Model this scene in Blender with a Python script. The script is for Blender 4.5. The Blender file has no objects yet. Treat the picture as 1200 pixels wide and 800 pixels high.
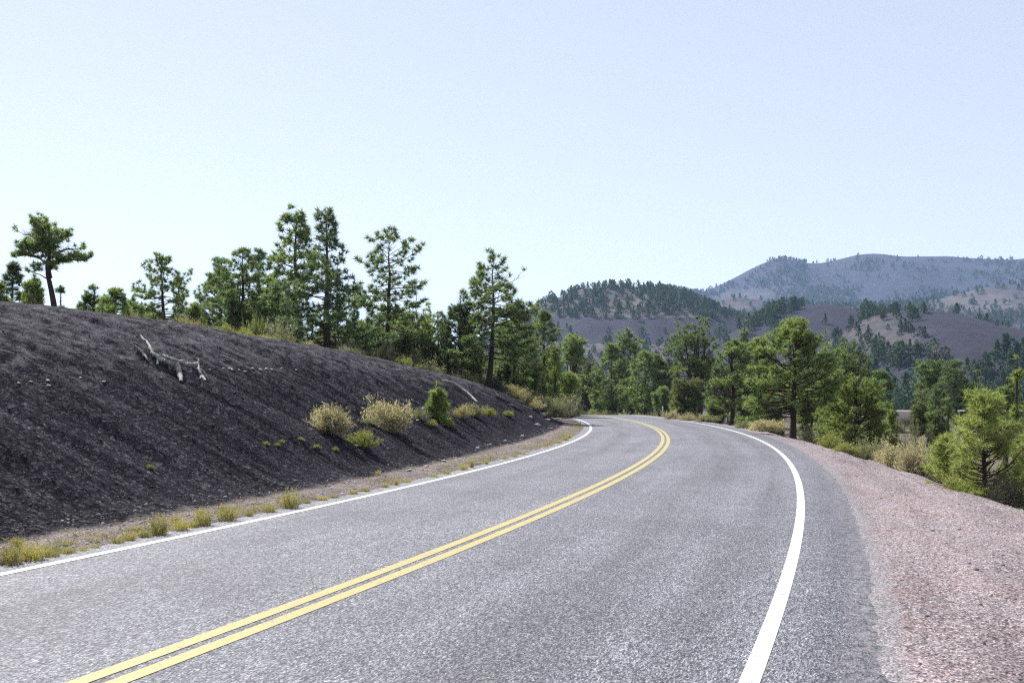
import math, random
import numpy as np
F = 1166.7            # focal length, in the 1200-wide photograph's pixels
HZ = 465.0            # horizon row
EYE = 1.6
# ---------------------------------------------------------------- road centreline: heading along its length
_s = np.arange(-40.0, 260.0, 0.5)
_th = np.radians(np.interp(_s, [-40, 0, 14, 28, 42, 56, 72, 90, 120, 260], [35.5, 22.02, 17.21, 12.48, 7.75, 3.59, -0.53, -5.02, -12.4, -47.0]))
_i0 = int(np.searchsorted(_s, 0.0))
CX = np.cumsum(np.sin(_th) * 0.5); CX = CX - CX[_i0] - 4.58
CY = np.cumsum(np.cos(_th) * 0.5); CY = CY - CY[_i0]
CT = _th
def road_pt(s, d):
    s = np.asarray(s, float)
    x, y, t = np.interp(s, _s, CX), np.interp(s, _s, CY), np.interp(s, _s, CT)
    return x + d * np.cos(t), y - d * np.sin(t)
def to_road(x, y):
    x = np.asarray(x, float); y = np.asarray(y, float)
    s = np.clip(y * 1.03, -39, 258)
    for _ in range(6):
        cx, cy, t = np.interp(s, _s, CX), np.interp(s, _s, CY), np.interp(s, _s, CT)
        al = (x - cx) * np.sin(t) + (y - cy) * np.cos(t)
        s = np.clip(s + 0.8 * al, -39.5, 258.5)
    cx, cy, t = np.interp(s, _s, CX), np.interp(s, _s, CY), np.interp(s, _s, CT)
    d = (x - cx) * np.cos(t) - (y - cy) * np.sin(t)
    return s, d
# ---------------------------------------------------------------- value noise
def _hash(ix, iy, seed):
    n = (ix.astype(np.int64) * 374761393 + iy.astype(np.int64) * 668265263 + seed * 1274126177) & 0x7fffffff
    n = ((n ^ (n >> 13)) * 1274126177) & 0x7fffffff
    n = (n ^ (n >> 16)) & 0xffff
    return n / 65535.0
def vnoise(x, y, seed=0):
    x = np.asarray(x, float); y = np.asarray(y, float)
    ix, iy = np.floor(x), np.floor(y)
    fx, fy = x - ix, y - iy
    fx = fx * fx * fx * (fx * (fx * 6 - 15) + 10); fy = fy * fy * fy * (fy * (fy * 6 - 15) + 10)
    a, b = _hash(ix, iy, seed), _hash(ix + 1, iy, seed)
    c, e = _hash(ix, iy + 1, seed), _hash(ix + 1, iy + 1, seed)
    return (a * (1 - fx) + b * fx) * (1 - fy) + (c * (1 - fx) + e * fx) * fy - 0.5
def fbm(x, y, seed=0, oct=4, gain=0.5):
    r = 0; a = 1.0
    for i in range(oct):
        r = r + a * vnoise(x * 2 ** i + 17.3 * i, y * 2 ** i - 9.1 * i, seed + i); a *= gain
    return r
def sstep(a, b, x):
    t = np.clip((x - a) / (b - a), 0, 1); return t * t * (3 - 2 * t)
def smin(a, b, k):
    h = np.clip(0.5 + 0.5 * (b - a) / k, 0, 1)
    return b * (1 - h) + a * h - k * h * (1 - h)
def smax(a, b, k): return -smin(-a, -b, k)
# ---------------------------------------------------------------- the ground
S_HC = np.array([-40, 0, 8, 14, 20, 26, 32, 38, 44, 50, 56, 62, 68, 74, 80, 90, 260], float)
HC   = np.array([3.34, 3.34, 3.34, 3.34, 3.58, 3.68, 3.52, 3.5, 3.12, 2.87, 2.5, 1.65, 1.15, .95, .8, .6, .4])
TANB = math.tan(math.radians(30))
def road_z(s):
    t = np.clip(s - 88, 0, None)
    return -np.where(t < 16, 0.0020 * t * t, 0.512 + 0.03 * np.clip(t - 16, 0, 60))
def foot_d(s): return np.interp(s, [-40, 10, 20, 30, 45, 60, 75, 90], [-4.5, -4.5, -4.6, -4.9, -5.0, -4.8, -5.0, -6.0])
def edge_d(s): return np.interp(s, [-40, 5, 15.5, 20.5, 29, 40, 60, 80, 110], [7.2, 7.2, 6.85, 6.3, 5.6, 5.2, 5.0, 5.0, 5.0])
def valley(x, y):
    r = np.hypot(x, y)
    v = -2.0 - 3.5 * sstep(60, 200, r) + 1.2 * fbm(x / 40, y / 40, 5, 3) * sstep(20, 80, r)
    return v + 10 * fbm(x / 400, y / 400, 9, 2) * sstep(300, 900, r)
def ground_z(x, y, detail=True):
    s, d = to_road(x, y)
    rz = road_z(s)
    V = valley(x, y)
    # left
    df = foot_d(s); dist = -(d - df)
    hc = np.interp(s, S_HC, HC)
    up = TANB * np.clip(dist, -1, None)
    over = np.clip(dist - hc / TANB, 0, None)
    sl = np.interp(s, [0, 20, 45, 70, 90], [0.075, 0.07, 0.045, 0.015, 0.0])
    top = hc + sl * np.minimum(over, 28) - 0.09 * np.clip(over - 30, 0, None)
    L = smin(up, top, 0.5 + 1.3 * hc / 3.6)
    fade = sstep(45, 110, over)
    L = L * (1 - fade) + (V - rz) * fade
    strip = 0.06 * sstep(-3.5, -4.6, d)
    L = np.where(dist > -0.6, smax(L, strip - 0.0, 0.25), strip)
    # right
    de = edge_d(s); o = d - de
    floor = np.interp(s, [0, 25, 45, 65, 90, 130], [-3.6, -3.4, -2.4, -1.0, -1.0, -3.0])
    R = -0.03 * np.clip(d - 4.3, 0, None)
    drop = 0.0 - 0.55 * np.clip(o, 0, None)
    fl = floor * (1 - sstep(30, 90, o)) + (V - rz) * sstep(30, 90, o)
    Rr = smax(drop, fl - 0.02 * np.clip(o, 0, 60) * 0, 1.2)
    R = np.where(o > -0.3, smin(R, Rr + 0.02, 0.25), R)
    R = R * (1 - sstep(60, 120, o)) + (V - rz) * sstep(60, 120, o)
    R = R + sstep(76, 92, s) * sstep(4.6, 8, d) * (1 - sstep(50, 90, d)) * (0.3 - rz) * (1 - sstep(130, 180, s))
    z = np.where(d < 0, L, R)
    z = z + rz
    # under the asphalt the ground lies below it
    on = sstep(-3.62, -3.2, d) * (1 - sstep(3.75, 4.34, d)) * sstep(-39.6, -39, s)
    z = z + 0.012 * (np.abs(d - .5) < 12) - 0.012 * on
    z = z - 0.16 * on
    if detail:
        bk = sstep(-0.2, 1.6, dist) * (1 - sstep(30, 60, over))
        steep = 1 - sstep(-1.0, 2.5, dist - hc / TANB)
        w = 0.55 * fbm(s * 0.35, d * 0.35, 21, 2)
        sk = s - 0.32 * d
        rill = .36 * fbm(sk * 1.1 + w, d * 0.13, 31, 3, 0.6) + .46 * fbm(sk * 2.9 + 1.2 * w, d * .22, 36, 3, .6) + .20 * fbm(sk * 6.5 + 1.5 * w, d * .5, 38, 2, .6)
        z = z + bk * (steep * 0.30 * rill + 0.03 * fbm(s * 1.2, d * 1.2, 41, 4, 0.5) + 0.10 * fbm(s * .16, d * .2, 44, 2))
        vg = sstep(4.35, 5.3, d) * (1 - sstep(40, 70, d))
        z = z + vg * (0.06 * fbm(s * .9, d * .9, 51, 4, 0.6))
        z = z - 0.05 * vg * np.exp(-((d - 6.0 - 0.15 * np.sin(s * .5)) / .35) ** 2) * np.clip(0.5 + 1.5 * vnoise(s * .25, d * 2, 77), 0, 1)
        z = z + 0.016 * fbm(s * 4.5, d * 3.0, 88, 3, .65) * np.exp(-((d - 4.3) / .35) ** 2)
        ls = (1 - sstep(-3.7, -3.5, d)) * sstep(-0.8, 0.2, d - df) 
        z = z + ls * 0.05 * fbm(s * 2, d * 2, 61, 3)
    return z
def px(x, y, z): return 600 + x / y * F, HZ - (z - EYE) / y * F
# ================================================================ blender helpers
import bpy
from mathutils import Vector
SC = bpy.context.scene
COL = SC.collection
RNG = np.random.default_rng(7)
R3 = math.radians

def mesh_data(name, V, Fs, mats=None, smooth=False, mi=None, uv=None, cols=None):
    """V (n,3); Fs a list of (m,k) index arrays; mats list of materials, mi list of material index per face block."""
    me = bpy.data.meshes.new(name)
    V = np.asarray(V, dtype=np.float32)
    me.vertices.add(len(V)); me.vertices.foreach_set('co', V.ravel())
    if not isinstance(Fs, (list, tuple)): Fs = [Fs]
    Fs = [np.asarray(f, dtype=np.int32) for f in Fs]
    loops = np.concatenate([f.ravel() for f in Fs])
    sizes = np.concatenate([np.full(len(f), f.shape[1], np.int32) for f in Fs])
    starts = np.concatenate([[0], np.cumsum(sizes)[:-1]]).astype(np.int32)
    me.loops.add(len(loops)); me.loops.foreach_set('vertex_index', loops)
    me.polygons.add(len(sizes)); me.polygons.foreach_set('loop_start', starts)
    if mats:
        for m in mats: me.materials.append(m)
    if mi is not None:
        idx = np.concatenate([np.full(len(f), k, np.int32) for f, k in zip(Fs, mi)])
        me.polygons.foreach_set('material_index', idx)
    if smooth: me.polygons.foreach_set('use_smooth', np.ones(len(sizes), bool))
    if uv is not None:
        l = me.uv_layers.new(name='UVMap'); l.data.foreach_set('uv', np.asarray(uv, np.float32)[loops].ravel())
    if cols is not None:
        a = me.color_attributes.new('zone', 'FLOAT_COLOR', 'POINT'); a.data.foreach_set('color', np.asarray(cols, np.float32).ravel())
    me.update(calc_edges=True)
    return me
def link(name, data, parent=None, **props):
    o = bpy.data.objects.new(name, data); COL.objects.link(o)
    if parent is not None: o.parent = parent
    for k, v in props.items():
        if v is not None: o[k] = v
    return o
def empty(name, loc, rz=0.0, **props):
    o = link(name, None, **props); o.location = loc; o.rotation_euler = (0, 0, rz); o.empty_display_size = 0.2
    return o
def grid_faces(nr, nc):
    i = np.arange(nr - 1)[:, None] * nc + np.arange(nc - 1)[None, :]
    i = i.ravel()
    return np.stack([i, i + 1, i + nc + 1, i + nc], 1)
def gz(x, y): return float(ground_z(np.array([float(x)]), np.array([float(y)]))[0])
def raycast(u, v, y0=4.0, y1=140.0):
    """the ground point the photograph's pixel looks at"""
    y = np.concatenate([np.arange(y0, 40, 0.03), np.arange(40, y1, 0.1)]); x = (u - 600) / F * y
    z = EYE + (HZ - v) / F * y
    g = ground_z(x, y); k = np.argmax(g >= z)
    return np.array([x[k], y[k], g[k]]) if g[k] >= z[k] else (raycast(u, v + 2, y0, y1) if v < 620 else None)

# ---------------------------------------------------------------- shader helpers
class NT:
    def __init__(s, name, rough=0.9, spec=0.3):
        s.m = bpy.data.materials.new(name); s.m.use_nodes = True; s.t = s.m.node_tree; s.n = s.t.nodes
        s.b = s.n['Principled BSDF']; s.out = s.n['Material Output']
        s.b.inputs['Roughness'].default_value = rough; s.b.inputs['Specular IOR Level'].default_value = spec
    def new(s, t, **kw):
        n = s.n.new(t)
        for k, v in kw.items(): setattr(n, k, v)
        return n
    def L(s, a, b): s.t.links.new(a, b)
    def coord(s, kind='Object'): return s.new('ShaderNodeTexCoord').outputs[kind]
    def mapping(s, vec, scale=(1, 1, 1), loc=(0, 0, 0), rot=(0, 0, 0)):
        m = s.new('ShaderNodeMapping'); s.L(vec, m.inputs[0]); m.inputs['Scale'].default_value = scale
        m.inputs['Location'].default_value = loc; m.inputs['Rotation'].default_value = rot; return m.outputs[0]
    def noise(s, vec, scale, detail=4, rough=0.55, dist=0.0):
        n = s.new('ShaderNodeTexNoise'); s.L(vec, n.inputs['Vector']); n.inputs['Scale'].default_value = scale
        n.inputs['Detail'].default_value = detail; n.inputs['Roughness'].default_value = rough; n.inputs['Distortion'].default_value = dist
        return n.outputs['Fac']
    def voro(s, vec, scale, out='Distance', feature='F1'):
        n = s.new('ShaderNodeTexVoronoi'); n.feature = feature; s.L(vec, n.inputs['Vector']); n.inputs['Scale'].default_value = scale
        return n.outputs[out]
    def ramp(s, f, stops):
        r = s.new('ShaderNodeValToRGB'); s.L(f, r.inputs[0]); e = r.color_ramp.elements
        e[0].position, e[0].color = stops[0][0], tuple(stops[0][1]) + (1,)
        e[1].position, e[1].color = stops[-1][0], tuple(stops[-1][1]) + (1,)
        for p, c in stops[1:-1]:
            k = e.new(p); k.color = tuple(c) + (1,)
        return r.outputs[0]
    def mix(s, f, a, b, mode='MIX'):
        n = s.new('ShaderNodeMix', data_type='RGBA', blend_type=mode)
        for sock, v in ((n.inputs['Factor'], f), (n.inputs['A'], a), (n.inputs['B'], b)):
            pass
        ins = [i for i in n.inputs if i.enabled]
        for sock, v in zip((n.inputs[0], n.inputs[6], n.inputs[7]), (f, a, b)):
            if hasattr(v, 'is_output') or isinstance(v, bpy.types.NodeSocket): s.L(v, sock)
            elif isinstance(v, (tuple, list)): sock.default_value = tuple(v) + ((1,) if len(v) == 3 else ())
            else: sock.default_value = v
        return n.outputs[2]
    def math(s, op, a, b=0.5, clamp=False):
        n = s.new('ShaderNodeMath', operation=op); n.use_clamp = clamp
        for sock, v in zip(n.inputs, (a, b)):
            if isinstance(v, bpy.types.NodeSocket): s.L(v, sock)
            else: sock.default_value = v
        return n.outputs[0]
    def maprange(s, f, a, b, c=0.0, d=1.0):
        n = s.new('ShaderNodeMapRange'); s.L(f, n.inputs[0])
        for i, v in enumerate((a, b, c, d)): n.inputs[i + 1].default_value = v
        return n.outputs[0]
    def color(s, c): s.L(c, s.b.inputs['Base Color'])
    def bump(s, h, strength=0.5, dist=0.02, prev=None):
        n = s.new('ShaderNodeBump'); s.L(h, n.inputs['Height']); n.inputs['Strength'].default_value = strength; n.inputs['Distance'].default_value = dist
        if prev is not None: s.L(prev, n.inputs['Normal'])
        return n.outputs[0]
    def normal(s, v): s.L(v, s.b.inputs['Normal'])

# ================================================================ materials
def m_asphalt():
    k = NT('asphalt', 0.72, 0.35)
    uv = k.coord('UV')                                   # metres along / across the road
    sepn = k.new('ShaderNodeSeparateXYZ'); k.L(uv, sepn.inputs[0]); dd = sepn.outputs[1]
    uvs = k.mapping(uv, (.40, 1, 1))
    chips = k.voro(uvs, 125, 'Color'); sep = k.new('ShaderNodeSeparateColor'); k.L(chips, sep.inputs[0])
    chips2 = k.voro(uvs, 70, 'Color'); sep2 = k.new('ShaderNodeSeparateColor'); k.L(chips2, sep2.inputs[0])
    g1 = k.ramp(sep.outputs[0], [(0, (.016, .016, .020)), (.30, (.048, .048, .056)), (.62, (.122, .123, .138)), (.88, (.205, .206, .230)), (1, (.32, .32, .345))])
    g2 = k.ramp(sep2.outputs[1], [(0, (.62, .62, .63)), (.5, (.98, .98, 1.0)), (1, (1.32, 1.32, 1.32))])
    c = k.mix(0.8, g1, g2, 'MULTIPLY')
    # longer wear bands along the lanes, patches of colour
    band = k.noise(k.mapping(uv, (0.10, 1.6, 1)), 1.0, 4, 0.6)
    c = k.mix(1.0, c, k.ramp(band, [(0.3, (.78, .78, .79)), (.52, (1, 1, 1)), (.75, (1.2, 1.2, 1.19))]), 'MULTIPLY')
    blot = k.noise(uv, 0.55, 5, 0.6)
    c = k.mix(1.0, c, k.ramp(blot, [(0.32, (.84, .83, .84)), (.5, (1, 1, 1)), (.7, (1.12, 1.12, 1.14))]), 'MULTIPLY')
    fine = k.noise(uv, 7, 4, 0.7)
    c = k.mix(1.0, c, k.ramp(fine, [(0.3, (.90, .90, .91)), (.7, (1.10, 1.10, 1.10))]), 'MULTIPLY')
    # oil drip line down the middle of each lane, broken up
    for off, w in ((-1.65, .5), (1.95, .6), (3.05, .4)):
        a = k.math('ABSOLUTE', k.math('SUBTRACT', dd, off))
        f = k.maprange(a, 0.0, w, 1.0, 0.0)
        f = k.math('MULTIPLY', f, k.maprange(k.noise(k.mapping(uv, (.22, 2.2, 1), (off * 9, 0, 0)), 1, 5, .65), .34, .60, 0.0, 0.62), True)
        c = k.mix(f, c, (.52, .50, .50), 'MULTIPLY')
    # darker unworn margin outside the right edge line
    f = k.maprange(dd, 3.62, 4.1, 0.0, 0.22)
    c = k.mix(f, c, (.55, .55, .57), 'MULTIPLY')
    # dust from the shoulder at the right edge
    f = k.math('MULTIPLY', k.maprange(dd, 3.95, 4.28, 0.0, .9), k.maprange(k.noise(uv, 9, 6, .75), .40, .62))
    c = k.mix(f, c, (.30, .275, .285))
    k.color(c)
    h = k.mix(.5, sep.outputs[1], k.voro(uv, 62))
    k.normal(k.bump(h, 0.55, 0.006))
    return k.m
def m_paint(name, col, worn):
    k = NT(name, 0.55, 0.4); uv = k.coord('UV')
    chips = k.voro(uv, 62, 'Color'); sep = k.new('ShaderNodeSeparateColor'); k.L(chips, sep.inputs[0])
    n = k.noise(uv, 2.2, 5, 0.65)
    c = k.mix(k.maprange(n, .3, .75, 0.0, .5), col, worn)
    c = k.mix(k.math('MULTIPLY', k.maprange(sep.outputs[0], .72, .88, 0.0, .8), k.maprange(k.noise(uv, 3.5, 5, .7), .35, .65)), c, (.14, .135, .14))
    k.color(c); k.normal(k.bump(sep.outputs[1], 0.5, 0.005))
    return k.m
def cinder_color(k, co):
    v = k.voro(co, 17, 'Color'); s1 = k.new('ShaderNodeSeparateColor'); k.L(v, s1.inputs[0])
    v2 = k.voro(co, 46, 'Color'); s2 = k.new('ShaderNodeSeparateColor'); k.L(v2, s2.inputs[0])
    a = k.ramp(s1.outputs[0], [(0, (.011, .0107, .0127)), (.5, (.024, .0233, .0272)), (.85, (.047, .0455, .052)), (1, (.13, .125, .135))])
    b = k.ramp(s2.outputs[0], [(0, (.012, .0117, .014)), (.55, (.029, .028, .0325)), (.93, (.064, .062, .070)), (1, (.23, .225, .235))])
    c = k.mix(.55, a, b)
    n = k.noise(co, .45, 5, .6)
    c = k.mix(1.0, c, k.ramp(n, [(.3, (.62, .61, .63)), (.7, (.98, .96, .98))]), 'MULTIPLY')
    return c, s1.outputs[1], s2.outputs[1]
def m_ground():
    """R = cinder, G = reddish road gravel, B = pale dust next to the tarmac; else dry soil under pines"""
    k = NT('ground_soil', 1.0, 0.0)
    co = k.coord('Object')
    at = k.new('ShaderNodeAttribute', attribute_name='zone'); sz = k.new('ShaderNodeSeparateColor'); k.L(at.outputs['Color'], sz.inputs[0])
    cin, h1, h2 = cinder_color(k, co)
    # streaks of fresher and dustier cinder running down the slope (stretched noise across / along the bank)
    uv = k.coord('UV')
    us = k.new('ShaderNodeSeparateXYZ'); k.L(uv, us.inputs[0]); uc = k.new('ShaderNodeCombineXYZ')
    k.L(k.math('SUBTRACT', us.outputs[0], k.math('MULTIPLY', us.outputs[1], .32)), uc.inputs[0]); k.L(us.outputs[1], uc.inputs[1])
    st = k.noise(k.mapping(uc.outputs[0], (3.0, .20, 1)), 1.0, 6, .66, .3)
    cin = k.mix(1.0, cin, k.ramp(st, [(.37, (.62, .62, .63)), (.5, (1, 1, 1)), (.64, (1.55, 1.52, 1.52))]), 'MULTIPLY')
    vg = k.voro(co, 84, 'Color'); sg = k.new('ShaderNodeSeparateColor'); k.L(vg, sg.inputs[0])
    gr = k.ramp(sg.outputs[0], [(0, (.045, .040, .044)), (.22, (.12, .103, .107)), (.60, (.242, .206, .212)), (.88, (.34, .298, .303)), (1, (.54, .50, .51))])
    vg2 = k.voro(co, 38, 'Color'); sg2 = k.new('ShaderNodeSeparateColor'); k.L(vg2, sg2.inputs[0])
    gr = k.mix(1.0, gr, k.ramp(sg2.outputs[0], [(0, (.55, .55, .56)), (.4, (1, 1, 1)), (1, (1.25, 1.22, 1.22))]), 'MULTIPLY')
    track = k.noise(k.mapping(uv, (.16, 1.3, 1)), 1.0, 5, .65)
    gr = k.mix(1.0, gr, k.ramp(track, [(.3, (.64, .63, .64)), (.46, (.96, .96, .96)), (.7, (1.2, 1.18, 1.18))]), 'MULTIPLY')
    red = k.noise(co, .9, 5, .65)
    gr = k.mix(k.maprange(red, .5, .72, 0.0, .55), gr, (1.0, .80, .74), 'MULTIPLY')
    soil = k.ramp(k.noise(co, 1.3, 6, .7), [(.3, (.075, .066, .058)), (.5, (.15, .13, .105)), (.7, (.25, .215, .165))])
    soil = k.mix(k.maprange(sg.outputs[0], 0, 1, 0, .5), soil, (.05, .047, .047))
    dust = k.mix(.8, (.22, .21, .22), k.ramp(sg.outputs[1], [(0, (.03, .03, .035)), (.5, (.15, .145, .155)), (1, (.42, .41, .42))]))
    edge = k.noise(co, 3.0, 5, .7)
    def w(s): return k.maprange(k.math('ADD', s, k.math('MULTIPLY', k.math('SUBTRACT', edge, .5), .8)), .35, .65)
    c = k.mix(w(sz.outputs[1]), soil, gr)
    c = k.mix(w(sz.outputs[0]), c, cin)
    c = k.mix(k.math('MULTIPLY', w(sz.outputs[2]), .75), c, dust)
    k.color(c)
    hh = k.mix(.5, h1, h2)
    b1 = k.bump(k.noise(co, 5, 6, .7), .35, .04)
    b2 = k.bump(k.mix(.5, hh, sg.outputs[1]), .8, .016, b1)
    k.normal(b2)
    return k.m
def m_hill(name, bare, pale, patch_scale, lo, hi):
    k = NT(name, 0.95, 0.1); co = k.coord('Object')
    at = k.new('ShaderNodeAttribute', attribute_name='zone'); sz = k.new('ShaderNodeSeparateColor'); k.L(at.outputs['Color'], sz.inputs[0])
    n = k.noise(co, patch_scale, 6, .62)
    f = k.maprange(k.math('ADD', n, k.math('MULTIPLY', k.math('SUBTRACT', sz.outputs[0], .5), .7)), lo, hi)
    c = k.mix(f, bare, pale)
    n2 = k.noise(co, patch_scale * 9, 5, .7)
    c = k.mix(1.0, c, k.ramp(n2, [(.3, (.65, .65, .66)), (.7, (1.35, 1.33, 1.3))]), 'MULTIPLY')
    k.color(c)
    k.normal(k.bump(k.noise(co, patch_scale * 14, 5, .7), .6, .8))
    return k.m
def m_leaf(name, c1, c2, trans=.35, var=.25, rough=.55, spec=.35):
    k = NT(name, rough, spec)
    oi = k.new('ShaderNodeObjectInfo'); co = k.coord('Object')
    n = k.noise(co, .8, 3, .6)
    g = k.new('ShaderNodeNewGeometry')
    f = k.math('ADD', k.math('MULTIPLY', n, .6), k.math('MULTIPLY', g.outputs['Random Per Island'], .5))
    c = k.mix(k.maprange(f, .25, .85), c1, c2)
    lo = 1 - var
    c = k.mix(1.0, c, k.ramp(oi.outputs['Random'], [(0, (lo, lo, lo)), (.5, (1, 1, 1)), (1, (1 + var, 1 + var * .9, 1 + var * .3))]), 'MULTIPLY')
    k.color(c)
    t = k.new('ShaderNodeBsdfTranslucent'); k.L(k.mix(1.0, c, (1.5, 1.6, .9), 'MULTIPLY'), t.inputs[0])
    mx = k.new('ShaderNodeMixShader'); mx.inputs[0].default_value = trans
    k.L(k.b.outputs[0], mx.inputs[1]); k.L(t.outputs[0], mx.inputs[2]); k.L(mx.outputs[0], k.out.inputs[0])
    return k.m
def m_bark(name, a, b, scale=9):
    k = NT(name, .9, .15); co = k.coord('Object')
    n = k.noise(k.mapping(co, (1, 1, .22)), scale, 5, .65)
    k.color(k.ramp(n, [(.3, a), (.7, b)])); k.normal(k.bump(n, .8, .03))
    return k.m
def m_plain(name, col, rough=.6, var=.1):
    k = NT(name, rough, .4); n = k.noise(k.coord('Object'), 6, 4, .6)
    k.color(k.mix(1.0, col, k.ramp(n, [(.3, (1 - var,) * 3), (.7, (1 + var,) * 3)]), 'MULTIPLY'))
    return k.m
def m_stone(name, a, b):
    k = NT(name, .95, .15); g = k.new('ShaderNodeNewGeometry'); n = k.noise(k.coord('Object'), 14, 4, .6)
    c = k.ramp(g.outputs['Random Per Island'], [(0, a), (.6, tuple((p + q) / 2 for p, q in zip(a, b))), (1, b)])
    k.color(k.mix(1.0, c, k.ramp(n, [(.3, (.7,) * 3), (.7, (1.3,) * 3)]), 'MULTIPLY')); return k.m

M = dict(
    asphalt=m_asphalt(), white=m_paint('white_road_paint', (.56, .56, .56), (.36, .36, .37)),
    yellow=m_paint('yellow_road_paint', (.36, .298, .100), (.25, .21, .090)),
    ground=m_ground(),
    pine=m_leaf('pine_needles', (.075, .112, .052), (.23, .285, .115), .42),
    pine_dark=m_leaf('dark_pine_needles', (.058, .092, .056), (.170, .220, .105), .38),
    pine_bright=m_leaf('bright_pine_needles', (.14, .175, .062), (.33, .35, .13), .45, .12),
    pine_olive=m_leaf('olive_pine_needles', (.105, .15, .050), (.26, .30, .10), .45, .2),
    juniper=m_leaf('juniper_foliage', (.075, .10, .046), (.19, .21, .088), .36, .2),
    far_pine=m_leaf('far_pine_needles', (.028, .052, .034), (.068, .102, .055), .25, .3, .7, .2),
    rabbit=m_leaf('pale_brush_flowers', (.24, .205, .145), (.50, .435, .335), .35, .12, .8, .1),
    tan=m_leaf('dry_tan_brush', (.21, .18, .12), (.39, .34, .225), .3, .15, .8, .1),
    sage=m_leaf('grey_green_brush', (.15, .155, .10), (.33, .32, .215), .3, .2, .8, .1),
    darkbrush=m_leaf('dark_brush', (.050, .048, .042), (.10, .095, .075), .2, .2, .8, .1),
    ybrush=m_leaf('yellow_green_brush', (.15, .165, .055), (.32, .31, .12), .35, .15, .7, .15),
    grass=m_leaf('roadside_grass_blades', (.21, .19, .075), (.47, .40, .20), .35, .2, .7, .15),
    stem=m_bark('brush_stems', (.10, .085, .065), (.22, .19, .15), 20),
    bark=m_bark('pine_bark', (.022, .018, .016), (.075, .052, .040)),
    deadwood=m_bark('weathered_dead_wood', (.115, .108, .103), (.42, .40, .38), 16),
    darkwood=m_bark('dark_rotten_wood', (.045, .038, .034), (.16, .14, .125), 14),
    post=m_plain('post_plastic', (.62, .62, .60)), reflector=m_plain('reflector_sheet', (.75, .72, .60), .3),
    cinderstone=m_stone('cinder_stones', (.025, .024, .028), (.10, .095, .10)),
    roadstone=m_stone('gravel_stones', (.10, .085, .088), (.42, .37, .37)),
    palestone=m_stone('pale_stone', (.34, .31, .27), (.50, .46, .40)),
    farroad=m_plain('far_asphalt', (.30, .29, .29)),
    embank=m_plain('embankment_cinder', (.085, .068, .066), .95, .35),
    hillA=m_hill('wooded_hill_soil', (.029, .029, .041), (.086, .080, .077), .012, .42, .62),
    hillB=m_hill('mountain_soil', (.032, .034, .052), (.068, .064, .074), .004, .46, .72),
    hillC=m_hill('foothill_soil', (.046, .043, .056), (.080, .072, .076), .006, .46, .66),
    hillD=m_hill('cinder_knob_soil', (.027, .027, .040), (.048, .046, .055), .012, .52, .8),
    hillE=m_hill('cinder_ridge_soil', (.029, .029, .042), (.066, .062, .066), .02, .50, .72),
)
# ================================================================ setting: road
def build_road():
    root = empty('road', (0, 0, 0), kind='structure')
    ss = np.concatenate([np.arange(-14, 60, 0.4), np.arange(60, 135, 0.6)])
    def strip(name, dcols, zoff, mat, dl=0.0, jag=None, skirt=False, parent=root):
        dc = np.array(dcols, float)
        D = np.repeat(dc[None, :], len(ss), 0)
        if jag == 'x':
            D[:, -2:] += (0.10 * fbm(ss * .8, ss * 0, 3, 4))[:, None]; D[:, :2] += (0.05 * fbm(ss * .9, ss * 0 + 5, 8, 4))[:, None]
        S = np.repeat(ss[:, None], len(dc), 1)
        X, Y = road_pt(S, D); Z = road_z(S) + zoff
        if skirt: Z[:, 0] -= .16; Z[:, -1] -= .20
        V = np.stack([X, Y, Z], -1).reshape(-1, 3); uv = np.stack([S, D], -1).reshape(-1, 2)
        fc = grid_faces(len(ss), len(dc))
        return link(name, mesh_data(name, V, fc[:, ::-1], [mat], True, uv=uv), parent)
    strip('asphalt_surface', [-3.72, -3.66, -3.0, -2, -1, 0, 1, 2, 3, 3.8, 4.40, 4.48], 0.0, M['asphalt'], jag=True, skirt=True)
    strip('white_edge_line', [-3.235, -3.11], .004, M['white'])
    strip('white_edge_line', [3.50, 3.615], .004, M['white'])
    strip('yellow_centre_line', [-.05, .075], .004, M['yellow'])
    strip('yellow_centre_line', [.155, .28], .004, M['yellow'])
build_road()

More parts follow.
